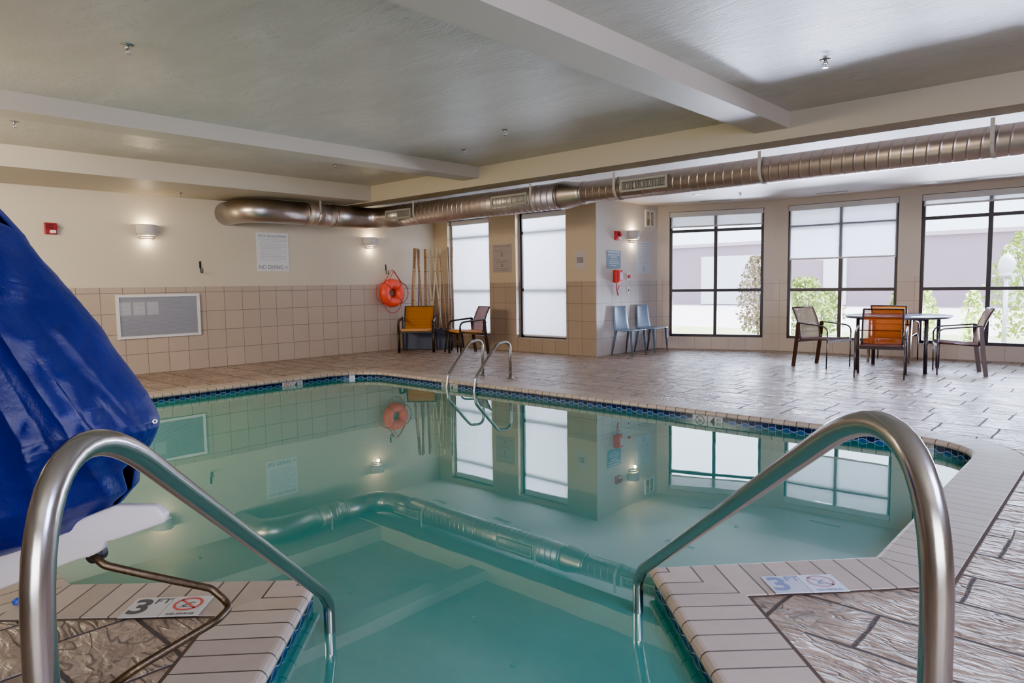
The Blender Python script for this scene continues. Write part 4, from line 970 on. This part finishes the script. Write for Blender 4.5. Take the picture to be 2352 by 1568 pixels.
# deep fold flap lying on the cover's front
def flap(a, b):
    z = 1.62 - 0.72 * b; x = -1.86 + 0.34 * b + 0.16 * (1 - b) * a * 1.4 + 0.06 * a; y = 1.90 - 0.05 * sin(pi * a) - 0.10 * b * (1 - a) + 0.05 * a
    return to_local(x, y, z)
gm = MB(); gm.lathe([(0.003, 0), (0.007, 0.002), (0.009, 0), (0.007, -0.002), (0.003, 0)], seg=16); g = gm.done('grommet', 'chrome', lift); g.location = pxl(343, 970, 2.17); g.rotation_euler = (radians(80), 0, radians(20))
# white plastic seat / footrest arm
def slabpoly(name, pts_, dep, thick, mat, bev=0.02):
    b = bmesh.new(); f = [b.verts.new(to_local(x, dep + dy, z)) for x, z, dy in pts_]; fa = b.faces.new(f)
    r = bmesh.ops.extrude_face_region(b, geom=[fa]); vs = [v for v in r['geom'] if isinstance(v, bmesh.types.BMVert)]
    bmesh.ops.translate(b, vec=(0, thick, 0), verts=vs); bmesh.ops.recalc_face_normals(b, faces=b.faces)
    bmesh.ops.bevel(b, geom=list(b.edges), offset=bev, segments=3, affect='EDGES', profile=0.6)
    me = bpy.data.meshes.new(name); b.to_mesh(me); b.free(); me.materials.append(M[mat])
    for p in me.polygons: p.use_smooth = True
    return link(bpy.data.objects.new(name, me), lift)
def zx(x, y, dep=2.12): return ((x - 1176) / 1592 * dep, 1.30 - (y - 654 - (1176 - x) * 0.0147) / 1592 * dep, 0.0)
slabpoly('seat_base', [zx(*p) for p in ((235, 1172), (330, 1172), (354, 1192), (350, 1214), (228, 1257), (207, 1260), (197, 1282), (170, 1296), (140, 1303), (-160, 1420), (-160, 1275), (60, 1240))], 2.12, 0.04, 'plastic', 0.012)
MB().tube([pxl(175, 1292, 2.16), pxl(200, 1280, 2.2)], 0.026, 14).done('pivot_bushing', 'black', lift)
q = fillet([pxl(175, 1288, 2.15), pxl(205, 1315, 2.15), pxl(300, 1338, 2.2), pxl(455, 1372, 2.32), pxl(500, 1415, 2.32), pxl(465, 1450, 2.2), pxl(270, 1566, 2.02), pxl(150, 1650, 1.98)], [0.05, 0.1, 0.05, 0.07, 0.06, 0.1, 0.05], 6)
MB().tube(q, 0.0125, 14).done('footrest_bar', 'brass', lift, label='tarnished bent metal bar')
MB().tube([to_local(-2.45, 2.25, 0), to_local(-2.45, 2.25, 0.55)], 0.06, 16).done('mast', 'plastic', lift)
MB().box(to_local(-2.45, 2.25, 0.015), (0.3, 0.3, 0.03), bev=0.006).done('base_plate', 'plastic', lift)
o = empty('plastic_cap', UV(-1.955, 2.885, 0.008), 0.4, 'small blue plastic cap lying on the coping, bottom left', 'cap')
MB().lathe([(0, 0.022), (0.012, 0.020), (0.016, 0.012), (0.016, 0.0)], seg=14).done('cap', 'bluecap', o); MB().box((0.014, 0, 0.006), (0.02, 0.012, 0.008), bev=0.002).done('tab', 'bluecap', o)

# ---------------------------------------------------------------- outside
g = slab('ground', -60, 60, 10.3, 70, -0.14, -0.10, 'ground')
g.location.z = 0
tag(slab('lawn_strip', -14, 8, 15.5, 20, -0.10, -0.09, 'grass', None), 'bright lawn strip outside the windows', 'lawn', None, 'stuff')
bd_ = empty('building', (0, 40, -0.1), 0, 'pale mauve flat roofed building seen through the windows', 'building')
MB().box((-10, 3, 1.85), (70, 6, 3.7)).done('wall', 'facade', bd_); MB().box((-10, -0.1, 3.65), (70.4, 0.3, 0.2)).done('parapet', 'facade2', bd_)
for x0, x1 in ((-20.5, -15.9), (-13.2, -12.0), (-5.0, -3.4)): MB().box(((x0 + x1) / 2, -0.05, 1.5), (x1 - x0, 0.1, 2.9)).done('door_panel', 'facpanel', bd_)
def bush(x, y, h, w, n, mat, label, name='shrub', cat='shrub', trunk=True):
    o = empty(name, (x, y, -0.084), 0, label, cat, 'planting outside the windows')
    rnd = random.Random(int(x * 100)); m = MB()
    for k in range(n):
        a = rnd.uniform(0, 2 * pi); t = rnd.random() ** 0.8; rr = w * math.sqrt(rnd.random()) * (0.35 + 0.65 * sin(pi * min(1, 0.15 + t * 0.85)))
        c = Vector((rr * cos(a), rr * sin(a), h * (0.06 + 0.94 * t))); s = rnd.uniform(0.03, 0.075)
        u = Vector((rnd.gauss(0, 1), rnd.gauss(0, 1), rnd.gauss(0, 1))).normalized(); v = u.orthogonal().normalized()
        m.face([c - u * s, c + v * s * 0.5, c + u * s, c - v * s * 0.5])
    m.done('foliage', mat, o)
    m = MB()
    for k in range(5):
        a = k * 1.3; m.tube([(0, 0, 0), (0.1 * cos(a), 0.1 * sin(a), h * 0.5), (w * 0.4 * cos(a), w * 0.4 * sin(a), h * 0.85)], [0.02, 0.013, 0.006], 6)
    m.done('stems', 'bark', o)
bush(-7.0, 16.6, 2.0, 0.55, 1500, 'leaf2', 'tall dusky shrub with yellow leaves outside the first large window')
bush(-5.95, 18.3, 1.1, 0.45, 700, 'leaf1', 'low green shrub behind and right of the tall dusky one')
bush(-5.75, 16.2, 1.45, 0.65, 1500, 'leaf1', 'rounded green shrub outside, left pane of the second large window')
bush(-3.9, 17.4, 1.3, 0.5, 800, 'leaf1', 'small green shrub outside, right side of the second large window')
bush(-3.25, 15.6, 1.2, 0.28, 500, 'leaf3', 'narrow yellow green plant outside the left pane of the right window')
bush(-2.4, 15.5, 1.15, 0.2, 400, 'leaf3', 'second narrow yellow green plant near the middle bar of the right window')
bush(-1.75, 17.5, 2.3, 0.8, 1800, 'leaf3', 'bushy light green tree around the lantern outside the right window', 'small_tree', 'tree')
bush(-0.9, 15.8, 0.9, 0.7, 900, 'leaf1', 'low green shrub outside at the right photo edge')
ln = empty('post_lantern', (-2.05, 16.7, -0.084), 0, 'white globe post lantern outside the right window', 'lamp post')
MB().tube([(0, 0, 0), (0, 0, 1.42)], 0.04, 12).done('post', 'white', ln)
MB().lathe([(0.06, 1.40), (0.13, 1.43), (0.13, 1.46), (0.09, 1.47)], seg=20).done('collar', 'white', ln)
MB().lathe([(0.09, 1.47), (0.145, 1.56), (0.15, 1.66), (0.12, 1.76), (0.05, 1.84), (0.0, 1.86)], seg=24).done('globe', 'facpanel', ln)
# unseen canopy over the windows, sized to leave a thin sun strip inside
cn = MB(); cn.box((-1.0, 13.62, 3.02), (13.5, 0.85, 0.25)); cn.done('unseen_canopy', 'facade2', kind='structure')

# ---------------------------------------------------------------- light
W = bpy.data.worlds.new('sky'); SC.world = W; W.use_nodes = True
nt = W.node_tree; nt.nodes.clear(); bg = nt.nodes.new('ShaderNodeBackground'); wo = nt.nodes.new('ShaderNodeOutputWorld')
sky = nt.nodes.new('ShaderNodeTexSky'); sky.sky_type = 'HOSEK_WILKIE'; sky.turbidity = 4.5; sky.ground_albedo = 0.5; sky.sun_direction = Vector((0.25, 0.5, 0.8)).normalized()
mxn = nt.nodes.new('ShaderNodeMix'); mxn.data_type = 'RGBA'; mxn.inputs[0].default_value = 0.75
nt.links.new(sky.outputs[0], mxn.inputs[6]); mxn.inputs[7].default_value = (0.80, 0.86, 1.0, 1)
nt.links.new(mxn.outputs[2], bg.inputs[0]); bg.inputs[1].default_value = 8.0; nt.links.new(bg.outputs[0], wo.inputs[0])
sun = bpy.data.lights.new('sun', 'SUN'); sun.energy = 26.0; sun.angle = radians(0.6); sun.color = (1.0, 0.96, 0.90)
so = link(bpy.data.objects.new('sun', sun)); so.rotation_euler = Vector((0.30, 0.52, 1.15)).to_track_quat('Z', 'Y').to_euler()
def area(name, loc, target, sx, sy, e, col, spread=180):
    l = bpy.data.lights.new(name, 'AREA'); l.shape = 'RECTANGLE'; l.size = sx; l.size_y = sy; l.energy = e; l.color = col; l.spread = radians(spread)
    o = link(bpy.data.objects.new(name, l)); o.location = loc; d = Vector(target) - Vector(loc); o.rotation_euler = d.to_track_quat('-Z', 'Y').to_euler(); return o
SKYC = (0.66, 0.70, 1.0)
# added area lamps standing in for skylight above the canopy line and ground bounce
for i, (x, y) in enumerate([(-6.0, 13.3), (-4.1, 13.7), (-2.0, 13.75), (0.2, 13.8), (2.4, 13.85)]):
    area('sky_fill', (x, y + 1.3, 3.9), (x - 0.3, y - 4.5, 0.0), 2.2, 1.4, 1950, SKYC)
    area('bounce_fill', (x, y + 1.5, 0.0), (x, y - 3.5, 2.3), 2.2, 1.4, 1150, (0.78, 0.80, 1.0))
for x in (-10.4, -8.45):  # added lamps behind the blinds to brighten the cloth
    area('sky_fill', (x, 12.6, 2.6), (x, 10.2, 1.3), 1.5, 2.4, 360, (0.88, 0.91, 1.0))
# added fill lamps, warm and bluish, out of view on the near side
area('hall_fill', (-8.0, 0.0, 2.9), (-8.0, 6.5, 0.4), 2.5, 1.2, 210, (1.0, 0.87, 0.68))
area('hall_fill', (2.5, 1.5, 2.9), (-2.0, 4.5, 0.0), 2.0, 2.0, 420, (0.50, 0.55, 1.0))
area('hall_fill', (-7.5, -2.5, 2.6), (-11.4, 5.0, 1.6), 2.0, 1.0, 330, (1.0, 0.87, 0.66))
area('hall_fill', (3.0, -2.0, 1.3), (-2.0, 5.0, 2.9), 4.0, 1.5, 330, (0.92, 0.93, 1.0))

# ---------------------------------------------------------------- camera
cam = bpy.data.cameras.new('camera'); cam.sensor_width = 36.0; cam.sensor_fit = 'HORIZONTAL'; cam.lens = 1591.8 / 2352 * 36.0; cam.clip_start = 0.05; cam.clip_end = 200
co = link(bpy.data.objects.new('camera', cam)); 
Rm = Matrix(((0.73842877, -0.04414298, 0.6728851), (0.67417334, 0.06993731, -0.73525443), (-0.01460345, 0.99657422, 0.08140374)))
co.matrix_world = Matrix.Translation((0, 0, 1.30)) @ Rm.to_4x4()
SC.camera = co
SC.view_settings.view_transform = 'AgX'
try: SC.view_settings.look = 'AgX - Punchy'
except Exception: pass
SC.view_settings.exposure = 0.80
SC.cycles.use_denoising = True; SC.cycles.use_adaptive_sampling = True; SC.cycles.adaptive_threshold = 0.07
SC.cycles.max_bounces = 7; SC.cycles.diffuse_bounces = 3; SC.cycles.glossy_bounces = 3; SC.cycles.transmission_bounces = 3; SC.cycles.transparent_max_bounces = 10; SC.cycles.caustics_reflective = False; SC.cycles.caustics_refractive = False
SC.cycles.sample_clamp_indirect = 6.0
SC.cycles.use_light_tree = False
